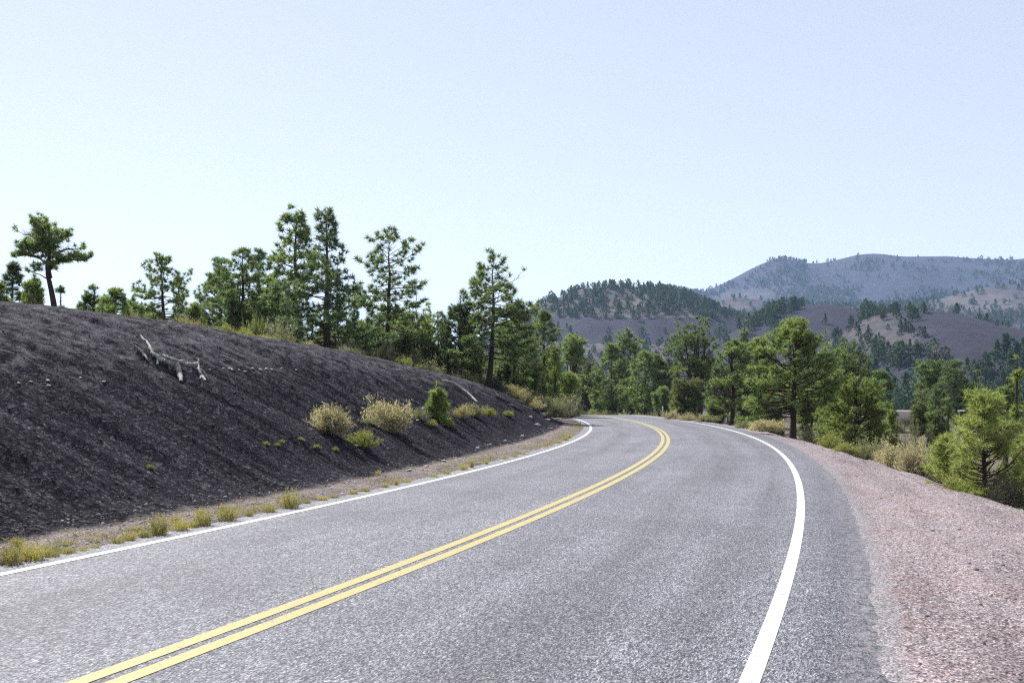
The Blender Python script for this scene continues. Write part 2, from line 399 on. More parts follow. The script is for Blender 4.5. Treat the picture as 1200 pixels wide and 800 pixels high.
# ================================================================ setting: near ground in road coordinates
def build_ground():
    ss = np.concatenate([np.arange(-14, 4, .5), np.arange(4, 34, .10), np.arange(34, 66, .16), np.arange(66, 128, .5)])
    dl = np.concatenate([-np.geomspace(60, 17.5, 40), np.arange(-17.3, -3.35, .10)])
    dm = np.linspace(-3.3, 4.2, 7)
    dr = np.concatenate([np.arange(4.3, 9.5, .09), np.geomspace(9.6, 60, 44)])
    dd = np.concatenate([dl, dm, dr])
    S, D = np.meshgrid(ss, dd, indexing='ij')
    X, Y = road_pt(S, D); Z = ground_z(X, Y)
    Z = Z - 0.7 * sstep(52, 60, np.abs(D)) - 0.7 * sstep(118, 128, S)
    df = foot_d(S); hc = np.interp(S, S_HC, HC); dist = -(D - df); over = dist - hc / TANB
    cin = sstep(-.65, .3, dist) * (1 - sstep(4, 11, over)) * (1 - sstep(60, 70, S))
    cin = np.maximum(cin, .9 * sstep(-.15, .6, dist) * (1 - sstep(1, 4, over)) * sstep(56, 60, S) * .6)
    grav = np.maximum(sstep(3.6, 4.0, D) * (1 - sstep(-.3, 1.6, D - edge_d(S))), (1 - sstep(-3.5, -3.3, D)) * sstep(-1.4, -.1, D - df) * .50)
    grav = np.maximum(grav, sstep(58, 66, S) * sstep(-.2, .4, dist) * (1 - sstep(4, 9, dist)) * .8)
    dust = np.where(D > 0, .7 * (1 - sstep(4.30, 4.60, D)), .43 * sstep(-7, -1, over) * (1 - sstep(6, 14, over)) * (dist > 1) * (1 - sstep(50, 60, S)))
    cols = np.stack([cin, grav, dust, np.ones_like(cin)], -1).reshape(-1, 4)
    V = np.stack([X, Y, Z], -1).reshape(-1, 3); uv = np.stack([S, D], -1).reshape(-1, 2)
    fc = grid_faces(len(ss), len(dd))[:, ::-1]
    fs, fd = S.ravel()[fc].mean(1), D.ravel()[fc].mean(1)
    fo = -(fd - foot_d(fs)) - np.interp(fs, S_HC, HC) / TANB
    isb = (fd < foot_d(fs)) & (fo < 9) & (fs < 70)
    isg = (~isb) & (fd > 0) & (fd < edge_d(fs) + .5)
    for name, sel in (('cinder_bank', isb), ('gravel_shoulder', isg), ('ground', ~(isb | isg))):
        f = fc[sel]; ids, inv = np.unique(f, return_inverse=True)
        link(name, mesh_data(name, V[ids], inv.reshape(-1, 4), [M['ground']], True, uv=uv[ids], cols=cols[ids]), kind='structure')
build_ground()

# ================================================================ setting: the land out to the horizon
def build_far():
    rr = np.geomspace(12, 5900, 150); an = np.concatenate([np.radians(np.arange(-60, 60, .6)), np.radians(np.arange(60, 300.1, 6))])
    Rr, A = np.meshgrid(rr, an, indexing='ij')
    X, Y = Rr * np.sin(A), Rr * np.cos(A); Z = ground_z(X, Y, False)
    s, d = to_road(X, Y)
    back = (Y < -20)
    Z = np.where(back, np.minimum(Z, valley(X, Y)), Z)
    inside = (1 - sstep(46, 52, np.abs(d))) * sstep(-12, -6, s) * (1 - sstep(112, 118, s))
    Z = Z - 1.2 * inside - .05
    V = np.stack([X, Y, Z], -1).reshape(-1, 3)
    cols = np.zeros((len(V), 4)); cols[:, 0] = .25 * (fbm(V[:, 0] / 60, V[:, 1] / 60, 3) > .05); cols[:, 3] = 1
    uv = V[:, :2].copy()
    link('terrain', mesh_data('terrain', V, grid_faces(len(rr), len(an)), [M['ground']], True, uv=uv, cols=cols), kind='structure')
build_far()

# ================================================================ setting: hills
HILLS = {}
def build_hill(key, name, D, ridge, Lf, Lb, base, mat, seed, gully=.10, power=1.15, palefn=None):
    us = np.array([p[0] for p in ridge], float); vs = np.array([p[1] for p in ridge], float)
    xr = (us - 600) / F * D; zr = EYE + (HZ - vs) / F * D
    H0 = zr.max() - base
    def hz(x, y):
        t = np.where(y < D, (D - y) / Lf, (y - D) / Lb)
        t = np.clip(t, 0, 1.1)
        rid = np.interp(x, xr, zr) - base
        # soften the polyline
        w = (xr[-1] - xr[0]) * .008
        rid = (rid + (np.interp(x - w, xr, zr) + np.interp(x + w, xr, zr)) - 2 * base) / 3
        p = 1 - np.sqrt(t * t + .0036) + .06
        p = np.clip(p, 0, 1.0) ** power
        g = fbm(x / (Lf * .30), y / (Lf * .75), seed, 4, .55) * gully * H0 * np.clip(t * 4, 0, 1)
        g = g + fbm(x / (Lf * .10), y / (Lf * .25), seed + 9, 3, .5) * gully * .35 * H0 * np.clip(t * 5, 0.05, 1)
        return base + rid * p + g * np.clip(p * 3, 0, 1)
    nx, ny = 260, 90
    xs = np.linspace(xr[0], xr[-1], nx); ys = np.concatenate([np.linspace(D - Lf * 1.04, D, 62), np.linspace(D + Lb / 28, D + Lb, 28)])
    X, Y = np.meshgrid(xs, ys, indexing='ij'); Z = hz(X, Y)
    V = np.stack([X, Y, Z], -1).reshape(-1, 3)
    U, VV = px(X, Y, Z)
    pale = np.clip(palefn(U, VV), 0, 1) if palefn else np.full_like(X, .5)
    cols = np.stack([pale, pale, pale, np.ones_like(pale)], -1).reshape(-1, 4)
    link(name, mesh_data(name, V, grid_faces(nx, len(ys))[:, ::-1], [mat], True, cols=cols), kind='structure')
    HILLS[key] = dict(hz=hz, D=D, Lf=Lf, x0=xr[0], x1=xr[-1], ridge=(xr, zr), base=base)
build_hill('B', 'mountain', 3000, [(380, 440), (560, 400), (680, 356), (740, 341), (780, 340), (812, 345), (835, 338), (860, 326), (885, 312), (905, 304), (918, 302), (932, 306.5), (950, 310), (970, 307.5), (990, 302), (1012, 297.5), (1030, 297.5), (1050, 302), (1072, 301), (1100, 301), (1130, 302.5), (1160, 304.5), (1180, 305.5), (1200, 303), (1230, 302), (1300, 312), (1450, 335), (1600, 380)], 1150, 1500, -12, M['hillB'], 3, .11, 1.0,
           lambda u, v: .35 + .5 * np.exp(-((u - 870) / 45) ** 2 - ((v - 347) / 7) ** 2))
build_hill('C', 'foothill', 1700, [(500, 440), (640, 392), (760, 366), (800, 360), (840, 351), (870, 349), (900, 353), (950, 358), (1000, 360), (1040, 357), (1090, 352), (1130, 343), (1160, 336), (1200, 333), (1260, 328), (1400, 345), (1500, 400)], 620, 600, -12, M['hillC'], 13, .10, 1.0,
           lambda u, v: .4 + .45 * np.exp(-((u - 1150) / 60) ** 2 - ((v - 352) / 12) ** 2) + .4 * np.exp(-((u - 860) / 30) ** 2 - ((v - 356) / 6) ** 2))
build_hill('A', 'wooded_hill', 1000, [(430, 450), (520, 425), (570, 398), (605, 372), (640, 353), (680, 340), (710, 336.5), (740, 336), (770, 338), (800, 346), (830, 360), (870, 378), (920, 402), (970, 435), (1010, 470)], 330, 300, -10, M['hillA'], 23, .08, 1.0,
           lambda u, v: np.where(v < 372, .62, np.where(v < 402, .05, .75)))
build_hill('D', 'cinder_knob', 720, [(720, 460), (790, 425), (830, 402), (870, 384), (905, 370), (935, 360), (955, 357), (970, 357), (992, 361), (1020, 372), (1060, 394), (1110, 425), (1160, 462)], 240, 200, -9, M['hillD'], 33, .05, 1.0,
           lambda u, v: .18 + 0 * u)
build_hill('E', 'cinder_ridge', 560, [(880, 466), (930, 440), (965, 412), (995, 384), (1020, 371), (1045, 366), (1075, 364), (1100, 366), (1130, 373), (1160, 383), (1190, 393), (1230, 402), (1290, 412), (1400, 440), (1480, 466)], 210, 200, -8, M['hillE'], 43, .07, 1.0,
           lambda u, v: .75 * np.exp(-((u - 1030) / 58) ** 2 - ((v - 395) / 40) ** 2) + .12)

def build_far_road():
    """the stretch of road that shows across the valley on its embankment"""
    xs = np.linspace(30, 95, 60); yc = 150 + .06 * (xs - 55)
    prof = [(-9, -4.2), (-4.2, -.62), (-3.6, -.45), (3.6, -.45), (4.2, -.62), (9, -4.2)]
    X = np.repeat(xs[:, None], 6, 1); Yv = yc[:, None] + np.array([p[0] for p in prof])[None]
    Zv = np.repeat(np.array([p[1] for p in prof])[None], 60, 0) + .18 * fbm(X / 3, Yv / 3, 4) * np.array([1, .6, 0, 0, .6, 1])[None]
    fc = grid_faces(60, 6)[:, ::-1]; col = np.tile(np.arange(5), 59)
    root = empty('distant_road', (0, 0, 0), kind='structure')
    V = np.stack([X, Yv, Zv], -1).reshape(-1, 3)
    for nm, sel, m in (('asphalt_surface', col == 2, 'farroad'), ('embankment', col != 2, 'embank')):
        link(nm, mesh_data(nm, V, fc[sel], [M[m]], True), root)
build_far_road()

# ================================================================ plants
def tubes(lines, k=6):
    """lines: list of (pts (n,3), radii (n,)) -> tapered tubes as one vertex/face set"""
    Vs, Fs, off = [], [], 0
    for P, r in lines:
        P = np.asarray(P, float); n = len(P)
        T = np.gradient(P, axis=0); T /= np.linalg.norm(T, axis=1)[:, None] + 1e-9
        a = np.where(np.abs(T[:, 2:3]) < .9, np.array([[0, 0, 1.0]]), np.array([[1.0, 0, 0]]))
        A = np.cross(T, a); A /= np.linalg.norm(A, axis=1)[:, None] + 1e-9; B = np.cross(T, A)
        ph = np.arange(k) / k * 2 * np.pi
        V = P[:, None] + np.asarray(r)[:, None, None] * (np.cos(ph)[None, :, None] * A[:, None] + np.sin(ph)[None, :, None] * B[:, None])
        Vs.append(V.reshape(-1, 3))
        i = (np.arange(n - 1)[:, None] * k + np.arange(k)[None]).ravel(); j = (np.arange(n - 1)[:, None] * k + (np.arange(k)[None] + 1) % k).ravel()
        Fs.append(np.stack([i, i + k, j + k, j], 1) + off)
        off += n * k
    return np.concatenate(Vs), np.concatenate(Fs)
def unit(v): return v / (np.linalg.norm(v, axis=-1, keepdims=True) + 1e-9)
def blades(rng, base, dirs, length, width):
    """one narrow triangle per row"""
    n = len(base); side = unit(np.cross(dirs, rng.normal(size=(n, 3)))) * (np.asarray(width).reshape(-1, 1) * .5)
    tip = base + dirs * np.asarray(length).reshape(-1, 1)
    V = np.stack([base - side, base + side, tip], 1).reshape(-1, 3)
    return V, np.arange(3 * n).reshape(-1, 3)

def grow(seed, axes, br, needle, nn, twig=.45, spread=.9, taper=1.0, cull=0.0, style_k=''):
    """axes: list of dict(P, r0, r1, t0, t1, n, L(t), el(t)); returns wood tubes and needle triangles"""
    rng = np.random.default_rng(seed)
    wood, TP, TD = [], [], []
    for ax in axes:
        P = np.asarray(ax['P'], float); seg = np.linalg.norm(np.diff(P, axis=0), axis=1); cum = np.concatenate([[0], np.cumsum(seg)]); tt = cum / cum[-1]
        rad = ax['r0'] + (ax['r1'] - ax['r0']) * tt ** taper
        if ax.get('flare'): rad = rad * (1 + .5 * np.exp(-tt * 14))
        wood.append((P, rad))
        at = lambda t: np.array([np.interp(t, tt, P[:, i]) for i in range(3)])
        az = rng.uniform(0, 6.28)
        n = ax['n']
        for i in range(n):
            u = (i + rng.uniform(0, .9)) / n; t = ax['t0'] + (ax['t1'] - ax['t0']) * u
            az += 2.4 + rng.normal(0, .5)
            L = ax['L'](u, az) * rng.uniform(.62, 1.12)
            if L < .05: continue
            el = max(ax['el'](u) + rng.normal(0, .20), -.08)
            d = np.array([math.cos(az) * math.cos(el), math.sin(az) * math.cos(el), math.sin(el)])
            p = at(t); m = 5; pts = [p]; dd = d.copy()
            for k in range(m):
                dd = unit(dd + rng.normal(0, .10, 3) + np.array([0, 0, br * (k - 1.2) * .12])); p = p + dd * L / m; pts.append(p)
            pts = np.array(pts)
            rb = min(np.interp(t, tt, rad) * .5, .008 + .012 * L)
            wood.append((pts, np.linspace(rb, rb * .25, m + 1)))
            # twigs and tufts along the outer part
            q0 = (.34 if style_k != 'young' else .18) if L > .5 else .12
            step = needle * .62
            nt = max(2, int(L * (1 - q0) / step))
            for k in range(nt):
                q = q0 + (1 - q0) * (k + rng.uniform(.3, .9)) / nt
                c = np.array([np.interp(q * m, np.arange(m + 1), pts[:, a]) for a in range(3)])
                fwd = unit(pts[min(int(q * m) + 1, m)] - pts[min(int(q * m), m - 1)])
                side = unit(np.cross(fwd, [0, 0, 1.0])) * (1 if k % 2 else -1)
                tl = L * twig * (1.15 - q) * rng.uniform(.5, 1.1) + needle * .4
                td = unit(fwd * .75 + side * rng.uniform(.4, 1.1) + np.array([0, 0, rng.uniform(-.15, .4)]))
                e = c + td * tl
                if tl > needle * .8: wood.append((np.array([c, (c + e) / 2 + [0, 0, -.02 * tl], e]), np.array([rb * .3, rb * .22, rb * .15])))
                ntf = max(1, int(tl / (needle * .8)))
                for w in range(ntf):
                    f = 1 - w * .75 / max(ntf, 1) * .9
                    TP.append(c + td * tl * f + rng.normal(0, needle * .12, 3)); TD.append(unit(td + np.array([0, 0, .35])))
            TP.append(pts[-1]); TD.append(unit(dd + np.array([0, 0, .3])))
        TP.append(P[-1]); TD.append(np.array([0, 0, 1.0]))
    TP, TD = np.array(TP), np.array(TD)
    if cull > 0:             # sprays grow in clumps with see-through gaps between them
        fq = 1.0 / (needle * 4.2)
        nz = (vnoise(TP[:, 0] * fq + 3, TP[:, 2] * fq * 1.3, seed) + vnoise(TP[:, 1] * fq + 7, TP[:, 2] * fq * 1.3 + 5, seed + 1) + vnoise(TP[:, 0] * fq, TP[:, 1] * fq, seed + 2)) * .6
        keep = nz > np.quantile(nz, cull) 
        keep[-1] = True
        TP, TD = TP[keep], TD[keep]
    b = np.repeat(TP, nn, 0); dr = unit(np.repeat(TD, nn, 0) * .55 + unit(rng.normal(size=(len(b), 3))) * spread)
    b = b - dr * 0 + rng.normal(0, needle * .10, b.shape)
    ln = needle * rng.uniform(.6, 1.15, len(b))
    CV, CF = blades(rng, b, dr, ln, np.full(len(b), needle * GW[0]))
    return wood, CV, CF
GW = [.17]

def style_axes(style, H, R, rng):
    R = R * {'tall': 1.30, 'umbrella': 1.2, 'cone': 1.2, 'conetall': 1.45, 'dense': 1.12, 'spire': 1.3, 'broad': 1.1, 'juniper': 1.1, 'young': 1.15, 'bent': 1}[style]
    """crown layout of the kinds of tree in the photograph; H height, R crown half-width"""
    j = lambda n, a: rng.normal(0, a, n)
    def axis(x0, y0, x1, y1, z0, z1, wob, n=9):
        t = np.linspace(0, 1, n)[:, None]
        P = np.array([[x0, y0, z0]]) * (1 - t) + np.array([[x1, y1, z1]]) * t
        P[1:, 0] += np.cumsum(j(n - 1, wob)); P[1:, 1] += np.cumsum(j(n - 1, wob)); return P
    lob = rng.uniform(0, 6.28, 3)
    irr = lambda az, u: 1 + .22 * math.sin(az * 2 + lob[0] + u * 5) + .16 * math.sin(az * 3 + lob[1] - u * 9)
    r0 = .024 * H + .02
    if style == 'tall':      # open ponderosa: bare lower trunk, rounded irregular crown
        f = lambda u, az: R * (.55 + .75 * math.sin(math.pi * min(1, (u * .9 + .14)))) * (1 - .55 * u ** 3) * .82 * irr(az, u)
        return [dict(P=axis(0, 0, 0, 0, -.5, H, .008 * H), r0=r0, r1=.012, t0=.30, t1=.985, n=int(66 + H * 3), L=f, el=lambda u: -.10 + .85 * u ** 1.5, flare=1)], 1.0
    if style == 'umbrella':  # trunk bare low down, layered flat branches, round top
        f = lambda u, az: R * (1.0 - .25 * u if u < .75 else .85 - 1.6 * (u - .75)) * (.70 + .45 * abs(math.sin(u * 9 + .6))) * irr(az, u)
        return [dict(P=axis(0, 0, 0, 0, -.5, H, .006 * H), r0=r0, r1=.015, t0=.34, t1=.985, n=int(50 + H * 2.2), L=f, el=lambda u: -.05 + .75 * u ** 2, flare=1)], .8
    if style == 'cone':      # younger conical pine, branches to the ground
        f = lambda u, az: R * (1.05 - u * .93) * (.80 + .25 * math.sin(u * 17)) * irr(az, u)
        return [dict(P=axis(0, 0, 0, 0, -.4, H, .004 * H), r0=r0, r1=.01, t0=.12, t1=.98, n=int(66 + H * 2.4), L=f, el=lambda u: -.02 + .8 * u ** 1.4, flare=1)], 1.2
    if style == 'conetall':
        f = lambda u, az: R * (1.02 - u * .88) * (.62 + .42 * abs(math.sin(u * 11 + .4))) * irr(az, u)
        return [dict(P=axis(0, 0, 0, 0, -.5, H, .003 * H), r0=r0, r1=.012, t0=.16, t1=.985, n=int(84 + H * 3), L=f, el=lambda u: -.14 + .80 * u ** 1.3, flare=1)], 1.0
    if style == 'dense':     # full round-shouldered crown nearly to the ground
        f = lambda u, az: R * (.66 + .52 * math.sin(math.pi * min(1, u * .72 + .22))) * (1 - .66 * u ** 2.6) * irr(az, u)
        return [dict(P=axis(0, 0, 0, 0, -.5, H, .006 * H), r0=r0 * 1.1, r1=.02, t0=.27, t1=.985, n=int(120 + H * 7), L=f, el=lambda u: .16 + .88 * u, flare=1)], 1.2
    if style == 'spire':
        f = lambda u, az: R * (1.0 - .95 * u) * (.8 + .25 * math.sin(u * 23)) * irr(az, u)
        return [dict(P=axis(0, 0, 0, 0, -.5, H, .003 * H), r0=r0, r1=.01, t0=.08, t1=.985, n=int(56 + H * 2), L=f, el=lambda u: -.18 + .55 * u, flare=1)], .6
    if style == 'broad':     # several rising limbs, wide rounded head
        out = [dict(P=axis(0, 0, 0, 0, -.5, H * .45, .01 * H), r0=r0 * 1.35, r1=r0 * .7, t0=.45, t1=.98, n=10, L=lambda u, az: R * .55 * irr(az, u), el=lambda u: .15, flare=1)]
        k = 7
        for i in range(k):
            a = i * 6.283 / k + rng.uniform(-.4, .4); rr = R * rng.uniform(.42, .66) if i else 0; hh = H * (rng.uniform(.78, .92) if i else 1.0)
            P = axis(0, 0, math.cos(a) * rr, math.sin(a) * rr, H * rng.uniform(.16, .34), hh, .008 * H, 8)
            q = np.linspace(0, 1, 8); P[:, :2] *= (q ** .75 / np.maximum(q, 1e-3))[:, None] ** .5
            out.append(dict(P=P, r0=r0 * .6, r1=.015, t0=.30, t1=.98, n=int(22 + H * 1.0), L=lambda u, az: R * (.60 - .28 * u) * irr(az, u), el=lambda u: .05 + .7 * u))
        return out, 1.2
    if style == 'juniper':   # low, many-stemmed, round and ragged
        out = []
        k = 9
        for i in range(k):
            a = i * 2.4 + rng.uniform(-.3, .3); rr = R * math.sqrt((i + .3) / k) * .72; hh = H * (1.0 - .40 * (i / k) ** 1.5) * rng.uniform(.88, 1.0)
            P = axis(0, 0, math.cos(a) * rr, math.sin(a) * rr, -.3, hh, .015 * H, 7)
            q = np.linspace(0, 1, 7); P[:, :2] *= ((q ** .6) / np.maximum(q, 1e-3))[:, None] ** .8
            out.append(dict(P=P, r0=r0 * .7, r1=.012, t0=.14, t1=.98, n=int(20 + 2.5 * H), L=lambda u, az: R * (.46 - .26 * u) * irr(az, u), el=lambda u: .05 + .75 * u))
        return out, 1.0
    if style == 'young':     # long-needled young pine, rounded, upswept
        f = lambda u, az: R * (1.05 * math.sin(math.pi * min(1, .34 + u * .56)) ** .7) * (1 - .30 * u ** 2) * irr(az, u) * .86
        return [dict(P=axis(0, 0, 0, 0, -.3, H * .93, .006 * H), r0=.022 * H + .01, r1=.012, t0=.03, t1=.99, n=int(95 + H * 10), L=f, el=lambda u: .22 + .80 * u, flare=1)], 1.6
    if style == 'bent':      # old leaning pine: thick trunk with a snapped leader, crown swung to the right and a big lump to the left
        def lim(pts, ra, rb, n, t0, rr, e=.2):
            P = np.array([[(u - 56) / F * BZ[0], j(1, .05)[0], EYE + (HZ - v) / F * BZ[0] - BZ[1]] for u, v in pts])
            Q = np.linspace(0, len(P) - 1, len(P) * 3); P = np.stack([np.interp(Q, np.arange(len(P)), P[:, i]) for i in range(3)], 1)
            P[:, 1] += np.linspace(0, 1, len(P)) ** 1.5 * rng.normal(0, .45)
            k = BZ[0] / F
            return dict(P=P, r0=ra * k, r1=rb * k, t0=t0, t1=.985, n=n, L=lambda u, az: rr * 1.12 * k * irr(az, u) * (1 - .25 * u), el=lambda u: e + .3 * u)
        return [lim([(63, 380), (62, 358), (59, 340), (56, 322), (57, 312), (60, 300), (57, 286), (53, 270), (48, 260)], 3.9, .8, 42, .52, 15),
                lim([(58, 326), (55.5, 314), (54, 304)], 3.2, 2.6, 0, .9, 1),
                lim([(57, 314), (66, 307), (76, 303), (88, 305), (101, 306)], 2.6, .5, 46, .20, 15),
                lim([(60, 301), (72, 294), (82, 291), (90, 296)], 1.6, .4, 26, .25, 13),
                lim([(59, 299), (46, 292), (34, 290), (25, 292)], 1.7, .4, 34, .25, 13),
                lim([(57, 290), (44, 280), (33, 275), (24, 274)], 1.5, .4, 34, .25, 13),
                lim([(58, 294), (66, 282), (72, 273)], 1.4, .4, 24, .3, 13),
                lim([(55, 280), (45, 268), (40, 264)], 1.2, .4, 20, .3, 12),
                lim([(58, 312), (46, 302), (33, 300), (24, 303)], 1.3, .4, 14, .5, 8),
                lim([(60, 330), (48, 322), (36, 318)], 1.0, .3, 3, .6, 5)], .5
BZ = [1.0, 0.0]
def f0(*a): return 0.0

def tree_meshes(seed, style, H, R, z):
    rng = np.random.default_rng(seed)
    axes, br = style_axes(style, H, R, rng)
    ppm = 1024 / 1200 * F / z                                  # render pixels per metre at its distance
    needle = {'young': .16}.get(style, .20 if style != 'juniper' else .15)
    if style != 'young': needle = max(needle, 3.9 / ppm, .033 * H) * (1.12 if style in ('tall', 'umbrella', 'conetall') else 1)
    else: needle = max(needle, 4.5 / ppm)
    nn = {'young': 24, 'tall': 26, 'umbrella': 26, 'conetall': 24}.get(style, 24)
    GW[0] = .085 if style == 'young' and z < 30 else .15
    cull = {'dense': .38, 'broad': .38, 'juniper': .34, 'cone': .30, 'young': .15, 'tall': .08, 'conetall': .10, 'umbrella': .08, 'bent': .30}.get(style, .2)
    return grow(seed + 1, axes, br, needle, nn, cull=cull, style_k=style)
def plant_tree(u, vtop, z, style, hw, mat, label, group=None, cat='pine tree', name='pine_tree', seed=None, base=None, rz=0.0):
    x = (u - 600) / F * z; b = gz(x, z) if base is None else base
    H = EYE + (HZ - vtop) / F * z - b; R = hw / F * z
    seed = int(u * 7 + vtop * 13) if seed is None else seed
    BZ[:] = [z, b]
    wood, CV, CF = tree_meshes(seed, style, max(H, .5), R, z)
    # keep the crown's top at the measured height
    CV = CV.copy(); k = H / max(CV[:, 2].max(), .1) if style != 'bent' else 1.0
    if .6 < k < 1.4:
        CV[:, 2] *= k; wood = [(np.asarray(p) * [1, 1, k], r) for p, r in wood]
    TV, TF = tubes(wood, 6)
    root = empty(name, (x, z, b), rz, label=label, category=cat, group=group)
    link('trunk', mesh_data('trunk', TV, TF, [M['bark']], True), root)
    link('crown', mesh_data('crown', CV, CF, [M[mat]]), root)
    return root
# ================================================================ the trees one can tell apart
# (column, top row, distance, kind, crown half width in pixels, needles, label)
NEAR = [
 (56, 259, 40, 'bent', 42, 'pine', 'old leaning pine with a snapped trunk top and lopsided crown on the bank crest'),
 (14, 302, 44, 'tall', 13, 'pine_dark', 'thin dark pine behind the bank crest, left of the old leaning pine'),
 (38, 317, 41, 'young', 17, 'pine_olive', 'small yellow-green pine just left of the leaning pine trunk'),
 (2, 327, 42, 'young', 11, 'pine_olive', 'green young pine cut by the left edge of the photo'),
 (71, 331, 44, 'cone', 11, 'pine_dark', 'small dark pine half hidden right of the leaning pine trunk'),
 (111, 329, 44, 'dense', 17, 'pine', 'left one of three short pines in a cluster on the bank crest'),
 (137, 333, 43, 'tall', 17, 'pine', 'middle one of three short pines in a cluster on the bank crest'),
 (156, 343, 45, 'dense', 14, 'pine', 'right one of three short pines in a cluster on the bank crest'),
 (192, 293, 50, 'tall', 28, 'pine', 'slender dark pine standing apart, right of the cluster of three short pines'),
 (209, 318, 53, 'cone', 18, 'pine', 'shorter pine leaning against the right side of the slender dark pine'),
 (226, 351, 48, 'juniper', 15, 'pine_olive', 'low bright green bushy tree at the foot of the slender dark pine'),
 (180, 352, 49, 'juniper', 10, 'juniper', 'dark low juniper at the left foot of the slender dark pine'),
 (259, 299, 60, 'dense', 32, 'pine_dark', 'wide dark pine at the left end of the tall pine group'),
 (291, 287, 56, 'tall', 32, 'pine_dark', 'left one of a pair of dark pines before the two tallest pines'),
 (307, 289, 60, 'tall', 30, 'pine_dark', 'right one of a pair of dark pines before the two tallest pines'),
 (274, 335, 54, 'juniper', 20, 'pine_dark', 'dark bushy tree filling the foot of the pair of dark pines'),
 (343, 237, 54, 'tall', 33, 'pine', 'tallest pine with a rounded open top, left of the cone-shaped tall pine'),
 (384, 239, 51, 'conetall', 43, 'pine_dark', 'tall cone-shaped pine with dark straight trunk and long tiered branches'),
 (455, 262, 58, 'umbrella', 38, 'pine', 'tall pine with a flat round top and bare gaps between its branches'),
 (414, 345, 64, 'cone', 20, 'pine', 'low pine between the cone-shaped tall pine and the flat-topped pine'),
 (365, 350, 62, 'cone', 20, 'pine_dark', 'low dark pine between the trunks of the two tallest pines'),
 (488, 349, 63, 'broad', 26, 'pine_olive', 'round mid-green tree right of the flat-topped tall pine'),
 (514, 362, 70, 'broad', 22, 'pine', 'round green tree behind the low bank, left of the dark forked pine'),
 (470, 392, 58, 'juniper', 22, 'juniper', 'olive juniper under the flat-topped tall pine'),
 (538, 343, 62, 'dense', 22, 'pine_dark', 'dark forked pine just left of the lone tall pine above the road bend'),
 (572, 289, 61, 'tall', 38, 'pine', 'lone tall pine with dark trunk rising above the road bend'),
 (603, 352, 67, 'tall', 22, 'pine_dark', 'slim pine with a bare lower trunk right of the lone tall pine'),
 (556, 388, 66, 'juniper', 15, 'juniper', 'low juniper between the forked pine and the lone tall pine'),
 (620, 408, 72, 'juniper', 14, 'juniper', 'small juniper behind the shrubs right of the slim pine'),
 (635, 360, 80, 'tall', 19, 'pine', 'medium pine against the wooded hill, right of the slim pine'),
 (651, 398, 78, 'cone', 19, 'pine_olive', 'yellow-green young pine at the left of the road bend'),
 (672, 387, 118, 'broad', 14, 'pine', 'small round tree seen above the junipers left of the far bend'),
 (689, 414, 138, 'juniper', 22, 'juniper', 'dark round juniper just past the far end of the road'),
 (666, 432, 84, 'juniper', 16, 'pine_olive', 'low olive bushy tree left of the dark round juniper'),
 (717, 398, 130, 'tall', 19, 'pine', 'pine with a dark trunk standing behind the middle of the far bend'),
 (733, 382, 150, 'broad', 20, 'pine', 'round-headed pine behind the trees of the far bend'),
 (757, 407, 118, 'tall', 17, 'pine', 'left one of the twin-trunk pines behind the far bend'),
 (764, 410, 120, 'tall', 14, 'pine', 'right one of the twin-trunk pines behind the far bend'),
 (740, 428, 140, 'cone', 13, 'pine_olive', 'low green pine left of the twin-trunk pines'),
 (703, 432, 142, 'cone', 11, 'pine_olive', 'low bright pine right of the dark round juniper'),
 (818, 368, 92, 'broad', 38, 'pine', 'large round-headed pine behind the marker post, right of the far bend'),
 (803, 428, 78, 'juniper', 26, 'juniper', 'low spreading juniper right of the marker post'),
 (838, 442, 72, 'juniper', 14, 'juniper', 'dark bush-like juniper under the large round-headed pine'),
 (857, 393, 60, 'dense', 26, 'pine', 'dense pine with branches to the ground right of the low juniper'),
 (871, 373, 98, 'spire', 15, 'pine_dark', 'narrow dark spire-topped pine behind the dense pines'),
 (892, 392, 70, 'dense', 24, 'pine_olive', 'bright green pine between the spire-topped pine and the big roadside pine'),
 (929, 368, 43, 'dense', 45, 'pine', 'big dense pine with thick dark trunk at the right gravel shoulder'),
 (993, 392, 62, 'broad', 32, 'pine', 'round-crowned pine behind, right of the big roadside pine'),
 (1005, 434, 46, 'dense', 38, 'pine_olive', 'bushy light-green pine right of the big roadside pine'),
 (1044, 477, 56, 'cone', 10, 'pine_olive', 'tiny cone-shaped pine below the strip of distant road'),
 (1094, 402, 88, 'dense', 20, 'pine_dark', 'tallest dark pine in the valley right of the distant road'),
 (1119, 418, 82, 'dense', 22, 'pine_dark', 'second dark pine in the valley, right of the tallest dark one'),
 (1142, 430, 86, 'cone', 20, 'pine', 'cone-shaped valley pine behind the bright young pine'),
 (1078, 452, 66, 'juniper', 17, 'juniper', 'round juniper below the dark valley pines'),
 (1100, 462, 58, 'juniper', 18, 'pine', 'bushy pine left of the bright young pine, behind the pale brush'),
 (1155, 449, 17.6, 'young', 46, 'pine_bright', 'bright young pine with long needles at the right shoulder edge'),
 (1110, 503, 19.2, 'young', 24, 'pine_bright', 'low bright young pine left of the taller bright young pine'),
 (1192, 412, 36, 'cone', 12, 'pine_olive', 'pine with a bright tip cut by the right edge of the photo'),
 (1176, 438, 48, 'dense', 22, 'pine', 'green pine behind the bright young pine near the right edge'),
 (1202, 500, 19, 'young', 16, 'pine_bright', 'low green young pine cut by the right edge above the gravel'),
]
for u, vt, z, st, hw, mat, lab in NEAR:
    jun = st == 'juniper'
    plant_tree(u, vt, z, st, hw, mat, lab, cat='juniper' if mat == 'juniper' and jun else ('bushy tree' if jun else 'pine tree'), name='juniper_tree' if jun and mat == 'juniper' else ('bushy_tree' if jun else 'pine_tree'), rz=0.0)
